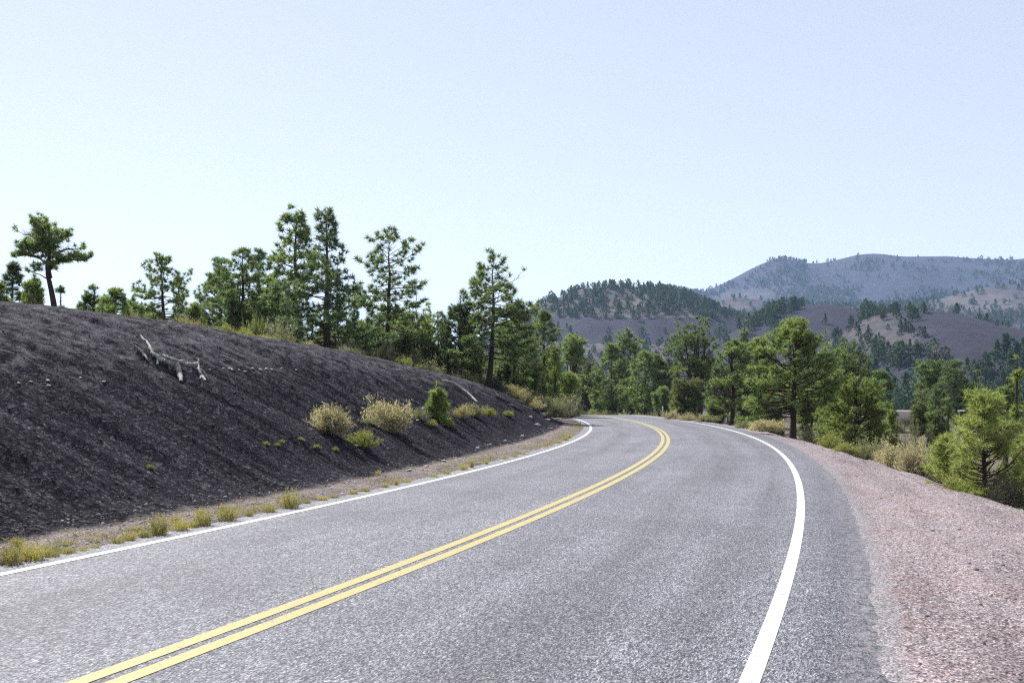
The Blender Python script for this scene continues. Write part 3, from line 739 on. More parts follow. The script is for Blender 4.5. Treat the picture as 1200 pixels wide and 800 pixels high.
# the wood behind the crest: trees of no particular look filling the gaps between the tall ones
rf = random.Random(12)
for i, (u, vt, z, st, hw) in enumerate([(236, 350, 75, 'cone', 12), (250, 345, 80, 'dense', 15), (325, 330, 74, 'dense', 20), (400, 356, 80, 'dense', 20), (432, 368, 76, 'cone', 17), (445, 352, 92, 'tall', 17), (466, 362, 84, 'dense', 18), (500, 372, 88, 'cone', 18), (527, 380, 84, 'cone', 14), (548, 374, 90, 'dense', 16), (588, 372, 86, 'dense', 18), (596, 402, 78, 'cone', 13), (622, 388, 96, 'dense', 15), (642, 402, 104, 'dense', 14), (585, 420, 72, 'cone', 12), (520, 405, 72, 'cone', 14), (497, 402, 66, 'cone', 15), (380, 372, 70, 'dense', 20), (350, 372, 68, 'cone', 16), (424, 392, 66, 'cone', 15), (300, 345, 72, 'dense', 16)]):
    plant_tree(u, vt, z, st, hw, 'pine' if i % 3 else 'pine_dark', 'green pine in the wood filling the gaps behind the tall pines of the bank crest', group='pines filling the wood behind the bank crest')

for i, (u, vt, z, st, hw) in enumerate([(785, 405, 120, 'dense', 16), (795, 440, 96, 'cone', 12), (845, 425, 84, 'dense', 16), (832, 405, 108, 'dense', 16), (905, 420, 80, 'dense', 18), (880, 440, 62, 'juniper', 18), (962, 415, 74, 'dense', 20), (970, 450, 54, 'juniper', 18), (1030, 430, 74, 'dense', 18), (1022, 458, 58, 'juniper', 18), (945, 440, 62, 'juniper', 20), (905, 462, 52, 'juniper', 16), (775, 450, 110, 'juniper', 14), (722, 440, 138, 'juniper', 16), (748, 448, 136, 'juniper', 15), (700, 452, 134, 'juniper', 14)]):
    plant_tree(u, vt, z, st, hw, ('pine', 'pine_olive', 'pine_dark')[i % 3], 'green undergrowth tree filling the gaps between the pines right of the bend', group='trees filling the wood right of the bend', cat='tree', name='undergrowth_tree')
for i, (u, vt, z, st, hw) in enumerate([(330, 372, 56, 'juniper', 18), (395, 385, 56, 'juniper', 20), (424, 372, 60, 'juniper', 18), (446, 384, 60, 'juniper', 18), (503, 394, 62, 'juniper', 18), (524, 402, 64, 'juniper', 16), (550, 408, 66, 'juniper', 15), (590, 415, 68, 'juniper', 16), (606, 424, 70, 'juniper', 15), (636, 428, 84, 'juniper', 16), (660, 442, 86, 'juniper', 14), (470, 372, 70, 'broad', 20), (352, 388, 54, 'juniper', 16), (374, 392, 56, 'juniper', 14)]):
    plant_tree(u, vt, z, st, hw, ('pine_olive', 'juniper', 'pine')[i % 3], 'low bushy green tree filling the thicket behind the crest of the cinder bank', group='bushy trees in the thicket behind the bank', cat='bushy tree', name='bushy_tree')

# ================================================================ brush and shrubs
def shrub_meshes(seed, kind):
    """unit shrub, about 1 m high and 1.1 m wide: thin rising stems, small leaves or flower tufts on the outer part"""
    rng = np.random.default_rng(seed)
    n = {'dome': 190, 'open': 110, 'low': 130}[kind]
    a = rng.uniform(0, 6.28, n); el = np.arccos(rng.uniform(0.0, 1.0, n) ** .8)            # angle from vertical
    el = np.clip(el * (1.0 if kind != 'low' else 1.15), 0, 1.45)
    d = np.stack([np.cos(a) * np.sin(el), np.sin(a) * np.sin(el), np.cos(el) + .10], 1); d = unit(d)
    lob = .78 + .30 * np.sin(a * 3 + rng.uniform(0, 6)) * np.sin(el) + .16 * np.sin(a * 5 + rng.uniform(0, 6))
    L = rng.uniform(.62, 1.0, n) * np.clip(lob, .55, 1.15) * np.where(kind == 'low', .72, .92)
    b = np.stack([rng.normal(0, .07, n), rng.normal(0, .07, n), np.full(n, -.05)], 1)
    up = np.array([0, 0, 1.0])
    mid = b + d * (L * .55)[:, None]; d2 = unit(d + up * .35 + rng.normal(0, .12, (n, 3))); tip = mid + d2 * (L * .5)[:, None]
    sv1, sf1 = blades(rng, b, unit(mid - b), np.linalg.norm(mid - b, axis=1) * 1.15, np.full(n, .022)); sv2, sf2 = blades(rng, mid, d2, L * .5, np.full(n, .012))
    SV, SF = np.concatenate([sv1, sv2]), np.concatenate([sf1, sf2 + len(sv1)])
    m = 34 if kind != 'open' else 24
    q = rng.uniform(.30 if kind != 'open' else .45, 1.05, (n, m, 1))
    P = mid[:, None] + (tip - mid)[:, None] * (q * 1.5 - .5) + rng.normal(0, .045, (n, m, 3))
    P = P.reshape(-1, 3); dr = unit(np.repeat(d2, m, 0) * .8 + unit(rng.normal(size=(n * m, 3))) * .9)
    LV, LF = blades(rng, P, dr, rng.uniform(.05, .12, n * m), rng.uniform(.016, .03, n * m))
    h = max(LV[:, 2].max(), 1e-3)
    return SV / h, SF, LV / h, LF
SHR = {}
def shrub_data(kind, mat, i):
    key = (kind, mat, i)
    if key not in SHR:
        SV, SF, LV, LF = shrub_meshes(hash((kind, i)) % 1000 if False else (dict(dome=11, open=22, low=33)[kind] + i * 7), kind)
        SHR[key] = (mesh_data('stems', SV, SF, [M['stem']]), mesh_data('foliage', LV, LF, [M[mat]]))
    return SHR[key]
SR = random.Random(5)
def put_shrub(x, y, h, w, kind, mat, label, group=None, name='shrub', cat='shrub', z=None, i=None, one=False):
    st, fo = shrub_data(kind, mat, SR.randrange(4) if i is None else i)
    o = empty(name, (x, y, gz(x, y) - .01 if z is None else z), SR.uniform(0, 6.28), label=label, category=cat, group=group)
    o.scale = (w / 1.25, w / 1.25, h)
    link('stems', st, o); link('foliage', fo, o)
    return o
def shrub_on(u, v, vtop, hw, *a, **kw):
    """stands where the picture shows its foot, on the open slope"""
    p = raycast(u, v)
    if p is None: return None
    k = p[1] / F
    return put_shrub(p[0], p[1], (v - vtop) * k * .98, 2 * hw * k * .92, *a, **kw)
def shrub_at(u, vtop, z, hw, *a, **kw):
    """stands behind a crest at a known distance"""
    x = (u - 600) / F * z; b = gz(x, z); h = EYE + (HZ - vtop) / F * z - b
    if h < .25: h = .25
    return put_shrub(x, z, h, 2 * hw * z / F, *a, **kw)

BR = 'shrubs on the open face of the cinder bank'
shrub_on(386, 506, 469, 25, 'dome', 'rabbit', 'pale straw-coloured round bush on the cinder bank, left of the largest bush')
shrub_on(453, 505, 456, 27, 'dome', 'rabbit', 'largest pale straw-coloured bush on the cinder bank')
shrub_on(424, 524, 499, 16, 'dome', 'ybrush', 'small yellow-green bush below and between the two pale bushes')
shrub_on(432, 497, 487, 15, 'low', 'sage', 'low flat grey brush at the left foot of the largest pale bush')
shrub_on(490, 491, 475, 12, 'open', 'sage', 'small grey-green shrub left of the little pine on the bank')
shrub_on(541, 490, 471, 12, 'open', 'tan', 'tan shrub right of the little pine on the bank')
shrub_on(556, 488, 470, 12, 'dome', 'sage', 'grey-green shrub in the row right of the little pine, second from it')
shrub_on(572, 487, 475, 8, 'dome', 'ybrush', 'yellow-green shrub at the right end of the row right of the little pine')
shrub_on(596, 489, 480, 6, 'dome', 'ybrush', 'tiny yellow-green shrub alone on the bank towards the bend')
shrub_on(525, 500, 490, 9, 'open', 'ybrush', 'small pale green shrub below the little pine')
shrub_on(506, 499, 490, 7, 'open', 'ybrush', 'small pale green shrub at the lower left of the little pine')
p = raycast(512, 489)
plant_tree(512, 443, float(p[1]), 'cone', 12, 'pine_olive', 'little green pine growing alone on the cinder bank', seed=55)
for u, v, vt, hw in ((352, 516, 511, 4), (371, 524, 519, 4), (311, 521, 515, 4), (325, 523, 518, 3), (330, 519, 513, 3), (176, 549, 542, 4), (393, 528, 521, 4), (437, 478, 472, 3), (172, 537, 533, 2)):
    shrub_on(u, v, vt, hw, 'low', 'ybrush', 'tiny pale weed dotted on the dark cinder slope', group='tiny weeds on the cinder slope', name='weed', cat='weed')

CR = [  # along the crest and behind it: column, top, distance, half width
 (110, 356, 40, 12, 'low', 'sage', 'low grey brush on the crest under the three short pines'),
 (160, 361, 38, 12, 'dome', 'sage', 'grey-green brush on the crest left of the slender dark pine'),
 (140, 360, 39, 11, 'low', 'ybrush', 'yellowish low brush on the crest right of the three short pines'),
 (218, 368, 36, 15, 'dome', 'tan', 'tan brush on the crest right of the slender dark pine'),
 (196, 371, 36, 11, 'low', 'sage', 'low grey brush at the trunk of the slender dark pine'),
 (240, 376, 36, 12, 'low', 'ybrush', 'low yellow-green brush right of the tan brush on the crest'),
 (264, 377, 37, 13, 'dome', 'ybrush', 'bright yellow-green bush on the crest below the pair of dark pines'),
 (284, 381, 38, 13, 'dome', 'ybrush', 'second bright yellow-green bush on the crest, right of the first'),
 (298, 362, 46, 13, 'dome', 'juniper', 'dark green round bush on the crest below the pair of dark pines'),
 (310, 389, 39, 14, 'low', 'tan', 'tan low brush on the crest left of the tallest pine'),
 (328, 368, 46, 20, 'open', 'sage', 'large grey twiggy bush left of the tallest pine trunk'),
 (360, 398, 42, 14, 'dome', 'tan', 'tan bush on the crest between the two tallest pine trunks'),
 (408, 400, 46, 15, 'dome', 'sage', 'grey-green bush on the crest right of the cone-shaped tall pine'),
 (425, 388, 52, 18, 'dome', 'sage', 'taller grey-green bush left of the flat-topped pine'),
 (447, 395, 52, 20, 'open', 'darkbrush', 'dark purplish twiggy bush under the flat-topped pine'),
 (470, 414, 52, 15, 'dome', 'ybrush', 'yellow-green bush right of the dark purplish bush'),
 (482, 404, 58, 20, 'dome', 'sage', 'wide grey-green bush on the crest under the round mid-green tree'),
 (505, 420, 58, 17, 'dome', 'sage', 'grey-green bush on the crest above the little pine'),
 (532, 428, 60, 18, 'dome', 'sage', 'grey bush on the crest left of the lone tall pine'),
 (552, 436, 60, 13, 'dome', 'ybrush', 'yellowish bush on the crest beside the lone tall pine'),
 (576, 436, 60, 17, 'dome', 'darkbrush', 'dark grey bush wrapped around the foot of the lone tall pine'),
 (599, 444, 62, 17, 'dome', 'tan', 'tan bush right of the lone tall pine trunk'),
 (612, 452, 64, 12, 'dome', 'tan', 'smaller tan bush right of the first tan bush by the lone pine'),
 (630, 455, 70, 17, 'dome', 'sage', 'grey-green bush left of the road bend'),
 (648, 458, 74, 18, 'dome', 'sage', 'wide grey-green bush over the gravel left of the road bend'),
 (664, 460, 76, 14, 'dome', 'rabbit', 'pale bush nearest the gravel pull-out at the road bend'),
 (622, 462, 68, 10, 'low', 'rabbit', 'low pale brush on the end of the cinder bank'),
]
for u, vt, z, hw, kd, mt, lb in CR: shrub_at(u, vt, z, hw, kd, mt, lb)
for i, (u, vt, z, hw, mt) in enumerate([(702, 476, 122, 10, 'sage'), (738, 477, 116, 11, 'sage'), (712, 479, 112, 9, 'ybrush'), (750, 479, 110, 9, 'ybrush'), (727, 478, 118, 10, 'rabbit'), (770, 474, 114, 10, 'sage'), (690, 477, 128, 9, 'sage')]):
    shrub_at(u, vt, z, hw, 'low', mt, 'low brush in the row just past the far end of the road', group='brush row past the far end of the road')
RS = [
 (788, 478, 72, 9, 'dome', 'rabbit', 'pale round bush right beside the marker post'),
 (806, 481, 68, 9, 'dome', 'rabbit', 'pale bush second from the marker post'),
 (828, 483, 64, 12, 'dome', 'sage', 'grey bush third from the marker post'),
 (897, 485, 48, 19, 'dome', 'rabbit', 'pale bush left of the big roadside pine trunk'),
 (876, 487, 51, 9, 'low', 'sage', 'low grey bush left of the pale bush by the big roadside pine'),
 (950, 498, 42, 12, 'dome', 'sage', 'grey-green bush right of the big roadside pine trunk'),
 (972, 503, 36, 14, 'dome', 'ybrush', 'yellow-green bush below the bushy light-green pine'),
 (990, 513, 31, 14, 'low', 'ybrush', 'low yellowish brush on the shoulder edge below the light-green pine'),
 (1017, 507, 31, 14, 'dome', 'sage', 'grey-green brush left of the widest pale brush'),
 (1044, 507, 28, 21, 'dome', 'rabbit', 'pale brush left half of the widest brush over the shoulder edge'),
 (1074, 507, 26, 23, 'dome', 'rabbit', 'widest pale brush over the shoulder edge, left of the low bright pine'),
 (1095, 490, 36, 19, 'open', 'darkbrush', 'grey-brown twiggy bush behind the low bright pine'),
 (1068, 488, 44, 14, 'dome', 'sage', 'grey-green bush behind the widest pale brush'),
 (1132, 532, 18.6, 16, 'low', 'ybrush', 'low green brush between the two bright young pines'),
 (1180, 545, 16.8, 22, 'open', 'darkbrush', 'dark twiggy brush right of the bright young pine trunk'),
 (1048, 484, 72, 12, 'dome', 'sage', 'grey-green bush left of two on the bank below the distant road'),
 (1066, 486, 84, 12, 'open', 'darkbrush', 'brown twiggy bush on the bank below the distant road'),
 (1125, 480, 40, 14, 'dome', 'sage', 'grey bush left of the bright young pine, farther back'),
]
for u, vt, z, hw, kd, mt, lb in RS: shrub_at(u, vt, z, hw, kd, mt, lb)

# ================================================================ grass tufts along the left edge of the road
def grass_meshes(seed):
    rng = np.random.default_rng(seed); n = 120
    a = rng.uniform(0, 6.28, n); lean = rng.uniform(.05, .95, n) ** 1.1
    d = unit(np.stack([np.cos(a) * lean, np.sin(a) * lean, np.ones(n) * .9], 1))
    rb = np.sqrt(rng.uniform(0, 1, n)) * .42; ab = rng.uniform(0, 6.28, n)
    b = np.stack([np.cos(ab) * rb, np.sin(ab) * rb, np.full(n, -.04)], 1); L = rng.uniform(.45, 1.0, n) * (1.05 - .5 * rb)
    v1, f1 = blades(rng, b, d, L, np.full(n, .034))
    m = 7; P = (b[:, None] + d[:, None] * (L[:, None, None] * rng.uniform(.25, 1, (n, m, 1)))).reshape(-1, 3)
    v2, f2 = blades(rng, P, unit(np.repeat(d, m, 0) + unit(rng.normal(size=(n * m, 3))) * .9), rng.uniform(.06, .16, n * m), rng.uniform(.02, .04, n * m))
    return np.concatenate([v1, v2]), np.concatenate([f1, f2 + len(v1)])
GR = {}
def grass(u, v, hpx, wpx, label=None, mat='grass'):
    p = raycast(u, v)
    if p is None: return
    i = SR.randrange(5)
    if (i, mat) not in GR: GR[(i, mat)] = mesh_data('grass_tuft', *grass_meshes(80 + i), [M[mat]])
    k = p[1] / F
    o = link('grass_tuft', GR[(i, mat)], label=label or 'small yellow-green weed tuft along the left road edge', category='grass tuft', group='weed tufts along the left road edge')
    o.location = p; o.rotation_euler = (0, 0, SR.uniform(0, 6.28)); o.scale = (wpx * k * .85, wpx * k * .85, hpx * k * 1.15)
grass(12, 662, 30, 34, 'largest yellow-green grass clump at the left edge of the photo')
grass(38, 658, 26, 34, 'yellow-green grass clump right of the largest one, left edge of the photo')
grass(186, 627, 30, 26, 'tall spiky grass clump by the road, left of a pale stick')
grass(238, 616, 24, 24, 'bushy grass clump by the road, between two taller clumps')
grass(340, 597, 27, 26, 'tallest lone grass clump by the road below the left pale bush')
grass(266, 611, 22, 26, 'wide straw-tipped grass clump by the road')
for u, v, h, w in ((60, 655, 14, 22), (80, 651, 12, 20), (98, 648, 9, 14), (112, 645, 8, 12), (138, 638, 10, 18), (152, 634, 12, 18), (170, 630, 12, 18), (212, 622, 18, 22), (226, 618, 10, 16), (292, 606, 9, 12), (316, 601, 12, 18), (205, 612, 10, 12), (234, 604, 10, 10), (160, 622, 8, 16), (262, 598, 8, 8),
                   (378, 586, 5, 14), (392, 583, 5, 12), (414, 579, 7, 14), (428, 576, 6, 14), (451, 572, 7, 10), (464, 569, 10, 7), (478, 566, 5, 10), (508, 560, 7, 12), (523, 557, 7, 12), (543, 552, 10, 12), (553, 549, 15, 6), (570, 545, 9, 6), (592, 540, 5, 8), (604, 537, 6, 10), (614, 534, 5, 10), (646, 523, 4, 9), (655, 520, 5, 10), (663, 516, 6, 9), (667, 513, 5, 7), (443, 556, 6, 7), (20, 640, 12, 14), (360, 590, 5, 10), (640, 526, 4, 8)):
    grass(u, v, h, w)

def dry_strip():
    rng = np.random.default_rng(31); n = 1700
    s = 6 + 56 * rng.uniform(0, 1, n) ** 1.4; d = -3.62 - np.abs(rng.normal(0, .30, n)); ok = (fbm(s * .8, d * 1.5, 71, 3) > -.02) & (d > foot_d(s) + .1)
    s, d = s[ok], d[ok]; x, y = road_pt(s, d); b0 = np.stack([x, y, ground_z(x, y)], 1)
    m = 9; b = np.repeat(b0, m, 0) + rng.normal(0, .03, (len(b0) * m, 3)) * [1, 1, .1]
    dr = unit(rng.normal(0, .75, (len(b), 3)) * [1, 1, 0] + [0, 0, .55])
    V, Fc = blades(rng, b, dr, rng.uniform(.04, .16, len(b)) * np.repeat(rng.uniform(.4, 1.2, len(b0)), m), np.full(len(b), .010))
    link('dry_grass', mesh_data('dry_grass', V, Fc, [M['tan']]), kind='stuff')
dry_strip()
# ================================================================ dead wood
def on_slope(u, v, lift):
    p = raycast(u, v); return p + np.array([.25 * lift, -.1 * lift, lift]) * .55
def branch(name, label, cat, lines, mat, seed, group=None):
    """lines: [(pixel column, row, height above the slope, radius) ...] knots along the slope"""
    rng = np.random.default_rng(seed); L = []; rs = .56 if mat == 'deadwood' else .8
    for ln in lines:
        K = np.array([np.concatenate([on_slope(u, v, h), [r]]) for u, v, h, r in ln])
        n = (len(K) - 1) * 5 + 1; t = np.linspace(0, len(K) - 1, n); Q = np.stack([np.interp(t, np.arange(len(K)), K[:, i]) for i in range(4)], 1)
        Q[1:-1, :3] += rng.normal(0, .007, (n - 2, 3)); Q[:, 3] *= rs * (1 + rng.normal(0, .06, n)); Q[0, 3] *= .55; Q[-1, 3] *= .55
        L.append((Q[:, :3], Q[:, 3]))
        # snapped side twigs
    V, Fc = tubes(L, 8)
    V = V + .012 * np.stack([fbm(V[:, 0] * 9 + i * 31, V[:, 2] * 9 + V[:, 1] * 5, 3 + i, 2) for i in range(3)], 1)
    o0 = V.mean(0); o0[2] = V[:, 2].min()
    o = link(name, mesh_data(name, V - o0, Fc, [M[mat]], True), label=label, category=cat, group=group); o.location = o0
    return o
branch('dead_tree_limb', 'bleached grey dead limb with forked ends lying across the cinder bank', 'dead limb', [
    [(162, 402, .30, .022), (171, 408, .22, .035), (175, 414, .16, .05), (180, 420, .12, .065), (187, 424, .10, .085), (193, 428, .10, .08), (200, 431, .14, .075), (206, 434, .14, .085), (210, 441, .08, .085), (212, 448, .03, .06)],
    [(189, 421, .16, .05), (195, 428, .20, .05), (200, 430.5, .22, .06), (206, 431, .22, .075), (211, 431, .20, .085), (216, 433, .16, .07), (224, 433.5, .14, .08), (231, 432.5, .16, .085)],
    [(200, 434, .14, .06), (205, 432, .20, .055), (210, 430, .2, .06)],
    [(229, 431, .16, .06), (233, 437, .10, .045), (236, 443, .05, .05), (241, 446, .02, .03)],
    [(236, 443, .05, .04), (233, 446, .02, .02)], [(234, 436, .12, .025), (240, 441, .10, .022), (244, 447, .03, .014)],
    [(186, 423, .10, .06), (184, 429, .05, .05)], [(231, 432, .16, .04), (230, 429, .30, .016)]], 'deadwood', 3)
branch('broken_branch', 'short pale broken stick beside the upper end of the bleached dead limb', 'stick', [[(152, 405, .10, .015), (159, 409, .06, .02), (163, 413, .05, .045), (168, 418, .04, .045), (173, 424, .03, .028)]], 'deadwood', 4)
branch('fallen_branch', 'long curved pale branch on the bank right of the little pine', 'fallen branch', [[(516, 450, .25, .05), (524, 451, .25, .09), (532, 454, .25, .11), (540, 459, .22, .12), (547, 464, .2, .11), (553, 468, .15, .09), (559, 472, .1, .05)]], 'deadwood', 5)
branch('fallen_log', 'dark fallen log on the bank end below the lone tall pine', 'fallen log', [[(580, 464, .06, .06), (588, 468, .07, .08), (598, 473, .06, .07)]], 'darkwood', 6)
branch('fallen_log', 'dark broken log with pale top nearest the gravel of the bend', 'fallen log', [[(594, 475, .06, .05), (602, 478, .07, .07), (612, 482, .05, .05)]], 'darkwood', 7)
branch('fallen_log', 'slim dark log above the broken log at the end of the bank', 'fallen log', [[(606, 470, .06, .05), (616, 475, .06, .06), (628, 481, .04, .04)]], 'darkwood', 8)
branch('fallen_log', 'short pale log lying on the gravel beside the road bend', 'fallen log', [[(611, 476, .06, .05), (618, 478, .06, .06), (624, 480, .04, .05)]], 'deadwood', 9)
branch('stick', 'pale straight stick on the gravel beside the tall spiky grass clump', 'stick', [[(163, 614, .03, .012), (170, 611.5, .04, .015), (177, 609, .03, .010)]], 'deadwood', 10)
branch('stick', 'thin pale stick at the foot of the bank below the left pale bush', 'stick', [[(292, 592, .03, .010), (302, 591, .03, .013), (312, 589, .02, .008)]], 'deadwood', 11)

# ================================================================ stones
def rock(rng, sub=1):
    import bmesh
    bm = bmesh.new(); bmesh.ops.create_icosphere(bm, subdivisions=sub, radius=1.0)
    V = np.array([v.co[:] for v in bm.verts]); Fc = np.array([[v.index for v in f.verts] for f in bm.faces]); bm.free()
    V = V * (1 + rng.normal(0, .16, (len(V), 1))) * np.array([1, rng.uniform(.7, 1), rng.uniform(.5, .8)]); return V, Fc
rk = [rock(np.random.default_rng(i), 1 if i < 6 else 2) for i in range(10)]
def scatter_stones(name, pos, size, mat, kind='stuff'):
    rng = np.random.default_rng(len(pos)); Vs, Fs, off = [], [], 0
    for i, (p, s) in enumerate(zip(pos, size)):
        V, Fc = rk[i % 6]; a = rng.uniform(0, 6.28); c, q = math.cos(a), math.sin(a)
        W = V @ np.array([[c, q, 0], [-q, c, 0], [0, 0, 1]]) * s + p
        Vs.append(W); Fs.append(Fc + off); off += len(V)
    link(name, mesh_data(name, np.concatenate(Vs), np.concatenate(Fs), [M[mat]]), kind=kind)
def sample(n, sr, dfun, seed):
    rng = np.random.default_rng(seed); s = sr[0] + (sr[1] - sr[0]) * rng.uniform(0, 1, n) ** 1.5; d = dfun(rng, s, n); x, y = road_pt(s, d)
    return np.stack([x, y, ground_z(x, y)], 1), rng
P, rng = sample(9000, (6, 60), lambda r, s, n: foot_d(s) - np.abs(r.normal(0, 1, n)) * 1.1 + .25, 1); P_, _r = sample(14000, (6, 48), lambda r, s, n: foot_d(s) - r.uniform(0, 9, n), 11); P = np.concatenate([P, P_]); scatter_stones('cinder_pebbles', P, .006 + .020 * rng.uniform(0, 1, len(P)) ** 8 + .005 * rng.uniform(0, 1, len(P)), 'cinderstone')
P, rng = sample(7000, (6, 70), lambda r, s, n: r.uniform(-1, .15, n) * (-3.55 - foot_d(s)) * 1.0 - 3.6 - (0), 2)
s_, d_ = to_road(P[:, 0], P[:, 1]); P2, rng = sample(4500, (6, 70), lambda r, s, n: -3.62 - r.uniform(0, 1, n) ** 1.4 * (-3.4 - foot_d(s)), 3); scatter_stones('roadside_gravel', P2, .005 + .030 * rng.uniform(0, 1, len(P2)) ** 6 + .006 * rng.uniform(0, 1, len(P2)), 'roadstone')
P, rng = sample(5000, (3.5, 45), lambda r, s, n: 4.6 + (edge_d(s) - 4.2) * r.uniform(0, 1, n) ** .75, 4); scatter_stones('shoulder_gravel', P, .003 + .022 * rng.uniform(0, 1, len(P)) ** 9 + .005 * rng.uniform(0, 1, len(P)), 'roadstone')
rng = np.random.default_rng(5)
def stone(u, v, hpx, label, group, mat='palestone', j=[0]):
    p = raycast(u, v)
    if p is None: return
    V, Fc = rk[6 + j[0] % 4]; j[0] += 1
    o = link('stone', mesh_data('stone', V, Fc, [M[mat]], False), label=label, category='stone', group=group)
    s = hpx * p[1] / F * .62; o.location = p + np.array([0, 0, s * .3]); o.scale = (s * 1.2, s, s); o.rotation_euler = (0, 0, j[0] * 1.7)
for u, v, h in ((236, 433.5, 2), (246, 434, 2), (262, 432, 2.5), (269, 432.5, 3.5), (272, 434, 3), (280, 434, 2), (287, 436, 3), (296, 433, 3), (305, 434.5, 3), (312, 433.5, 3), (318, 434, 3), (330, 432.5, 2), (347, 434, 2)):
    stone(u, v, h, 'small pale stone in the row right of the bleached dead limb', 'stone row right of the dead limb')
for u, v, h in ((22, 450, 3), (36, 448, 3), (56, 448, 4), (57, 453, 3), (94, 445, 3), (122, 448, 3)):
    stone(u, v, h, 'small pale stone on the left part of the cinder slope', 'pale stones on the left cinder slope')
stone(417, 523, 5, 'pale stone below the small yellow-green bush on the bank', None)
stone(497, 480, 5, 'pale stone left of the little pine on the bank', None)
for u, v, h in ((560, 526, 4), (575, 521, 3), (592, 517, 3), (612, 512, 4), (630, 499, 5), (642, 493, 5), (652, 492, 4), (636, 487, 5), (622, 490, 4), (645, 503, 4), (500, 547, 4), (520, 541, 4), (480, 552, 4)):
    stone(u, v, h, 'gravel-coloured stone at the foot of the bank towards the bend', 'stones at the foot of the bank', 'roadstone')

# ================================================================ marker post
p = raycast(775, 491.5) if raycast(775, 491.5) is not None else np.array([10, 66, 0])
sp = min(np.arange(55, 95, .5), key=lambda q: abs(600 + float(road_pt(q, 4.45)[0]) / float(road_pt(q, 4.45)[1]) * F - 776)); x, y = road_pt(sp, 4.45); z0 = gz(x, y)
root = empty('marker_post', (float(x), float(y), z0), label='slim pale marker post at the right edge of the far bend', category='marker post')
yy = np.array([[-.055, 0, 0], [.055, 0, 0], [.055, 0, .80], [.035, 0, .86], [-.035, 0, .86], [-.055, 0, .80]])
V = np.concatenate([yy + [0, -.014, 0], yy + [0, .014, 0]])
q = [[i, (i + 1) % 6, 6 + (i + 1) % 6, 6 + i] for i in range(6)]
link('post', mesh_data('post', V, [np.array(q), np.array([[5, 4, 3, 2, 1, 0], [6, 7, 8, 9, 10, 11]])], [M['post']]), root)
rv = np.array([[-.04, -.017, .66], [.04, -.017, .66], [.04, -.017, .78], [-.04, -.017, .78]]); rv = np.concatenate([rv, rv + [0, .003, 0]])
link('reflector', mesh_data('reflector', rv, [np.array([[0, 1, 2, 3], [7, 6, 5, 4], [0, 4, 5, 1], [1, 5, 6, 2], [2, 6, 7, 3], [3, 7, 4, 0]])], [M['reflector']]), root)

# ================================================================ trees on the valley floor and the hills
def far_tree(seed, style):
    """about 1 unit high; only needs to read at a few pixels"""
    rng = np.random.default_rng(seed); n = {'cone': 38, 'round': 40, 'tall': 32}[style]; bl = 14
    u = (np.arange(n) + rng.uniform(0, 1, n)) / n; az = np.arange(n) * 2.4 + rng.normal(0, .5, n)
    if style == 'cone': z = .10 + .88 * u; r = .27 * (1.03 - u)
    elif style == 'tall': z = .28 + .70 * u; r = .25 * np.sin(np.pi * np.clip(u * .85 + .15, 0, 1)) + .02
    else: z = .10 + .86 * u; r = .40 * np.sin(np.pi * np.clip(u * .8 + .2, 0, 1)) ** .8
    r = r * rng.uniform(.35, 1.15, n)
    c = np.stack([np.cos(az) * r, np.sin(az) * r, z + rng.normal(0, .015, n)], 1)
    b = np.repeat(c, bl, 0); d = unit(rng.normal(size=(len(b), 3)) + np.repeat(np.stack([np.cos(az), np.sin(az), np.full(n, .35)], 1), bl, 0) * .7)
    V, Fc = blades(rng, b, d, rng.uniform(.08, .15, len(b)), rng.uniform(.045, .08, len(b)))
    ph = np.arange(5) / 5 * 6.283; rt = .018
    T = np.concatenate([np.stack([np.cos(ph) * rt, np.sin(ph) * rt, np.full(5, -.06)], 1), np.stack([np.cos(ph) * rt * .3, np.sin(ph) * rt * .3, np.full(5, .9)], 1)])
    TF = np.array([[i, (i + 1) % 5, 5 + (i + 1) % 5, 5 + i] for i in range(5)])
    return V, Fc, T, TF
FT = [far_tree(200 + i, s) for i, s in enumerate(['cone', 'tall', 'round', 'cone', 'round', 'tall', 'cone', 'round'])]
FTM = [mesh_data('pine_tree', np.concatenate([V, T]), [Fc, TF + len(V)], [M['far_pine'], M['bark']], mi=[0, 1]) for V, Fc, T, TF in FT]
rh = np.random.default_rng(99)
cand = []      # x, y, z, height, zone
def zone_hill(key, n, hmean, dens, zone):
    h = HILLS[key]; k = 0
    x = rh.uniform(h['x0'], h['x1'], n * 30); y = rh.uniform(h['D'] - h['Lf'], h['D'] + 15, n * 30)
    z = h['hz'](x, y); u, v = px(x, y, z)
    ok = (u > 430) & (u < 1290) & (rh.uniform(0, 1, len(x)) < dens(u, v, x, y)) & (z > h['base'] + 2)
    for i in np.nonzero(ok)[0][:n]: cand.append((x[i], y[i], z[i], hmean * rh.uniform(.6, 1.3), zone))
cl = lambda x, y, s, sd: np.clip(.5 + 2.2 * fbm(x / s, y / s, sd, 3), 0, 1)
zone_hill('A', 1900, 7.2, lambda u, v, x, y: np.where(v < 374, .95, np.where((v < 400) & (u > 660), .05, .55)) * (.85 + .15 * cl(x, y, 60, 4)), 'A')
zone_hill('D', 330, 9.5, lambda u, v, x, y: np.where((u < 940) & (v < 388), .9 * cl(x, y, 40, 5), np.where(u < 1010, .035, .25)), 'D')
zone_hill('E', 90, 5.2, lambda u, v, x, y: np.where((u > 965) & (u < 1085) & (v < 426), .75, .04) * (v < 420), 'E')
zone_hill('E', 260, 9, lambda u, v, x, y: .9 * (v > 418), 'F')
zone_hill('C', 3600, 8.5, lambda u, v, x, y: (.2 + .6 * cl(x, y, 130, 7)) * np.where((u > 1095) & (v < 362), .22, 1) * np.where((abs(u - 865) < 30) & (v > 350) & (v < 366), .1, 1), 'C')
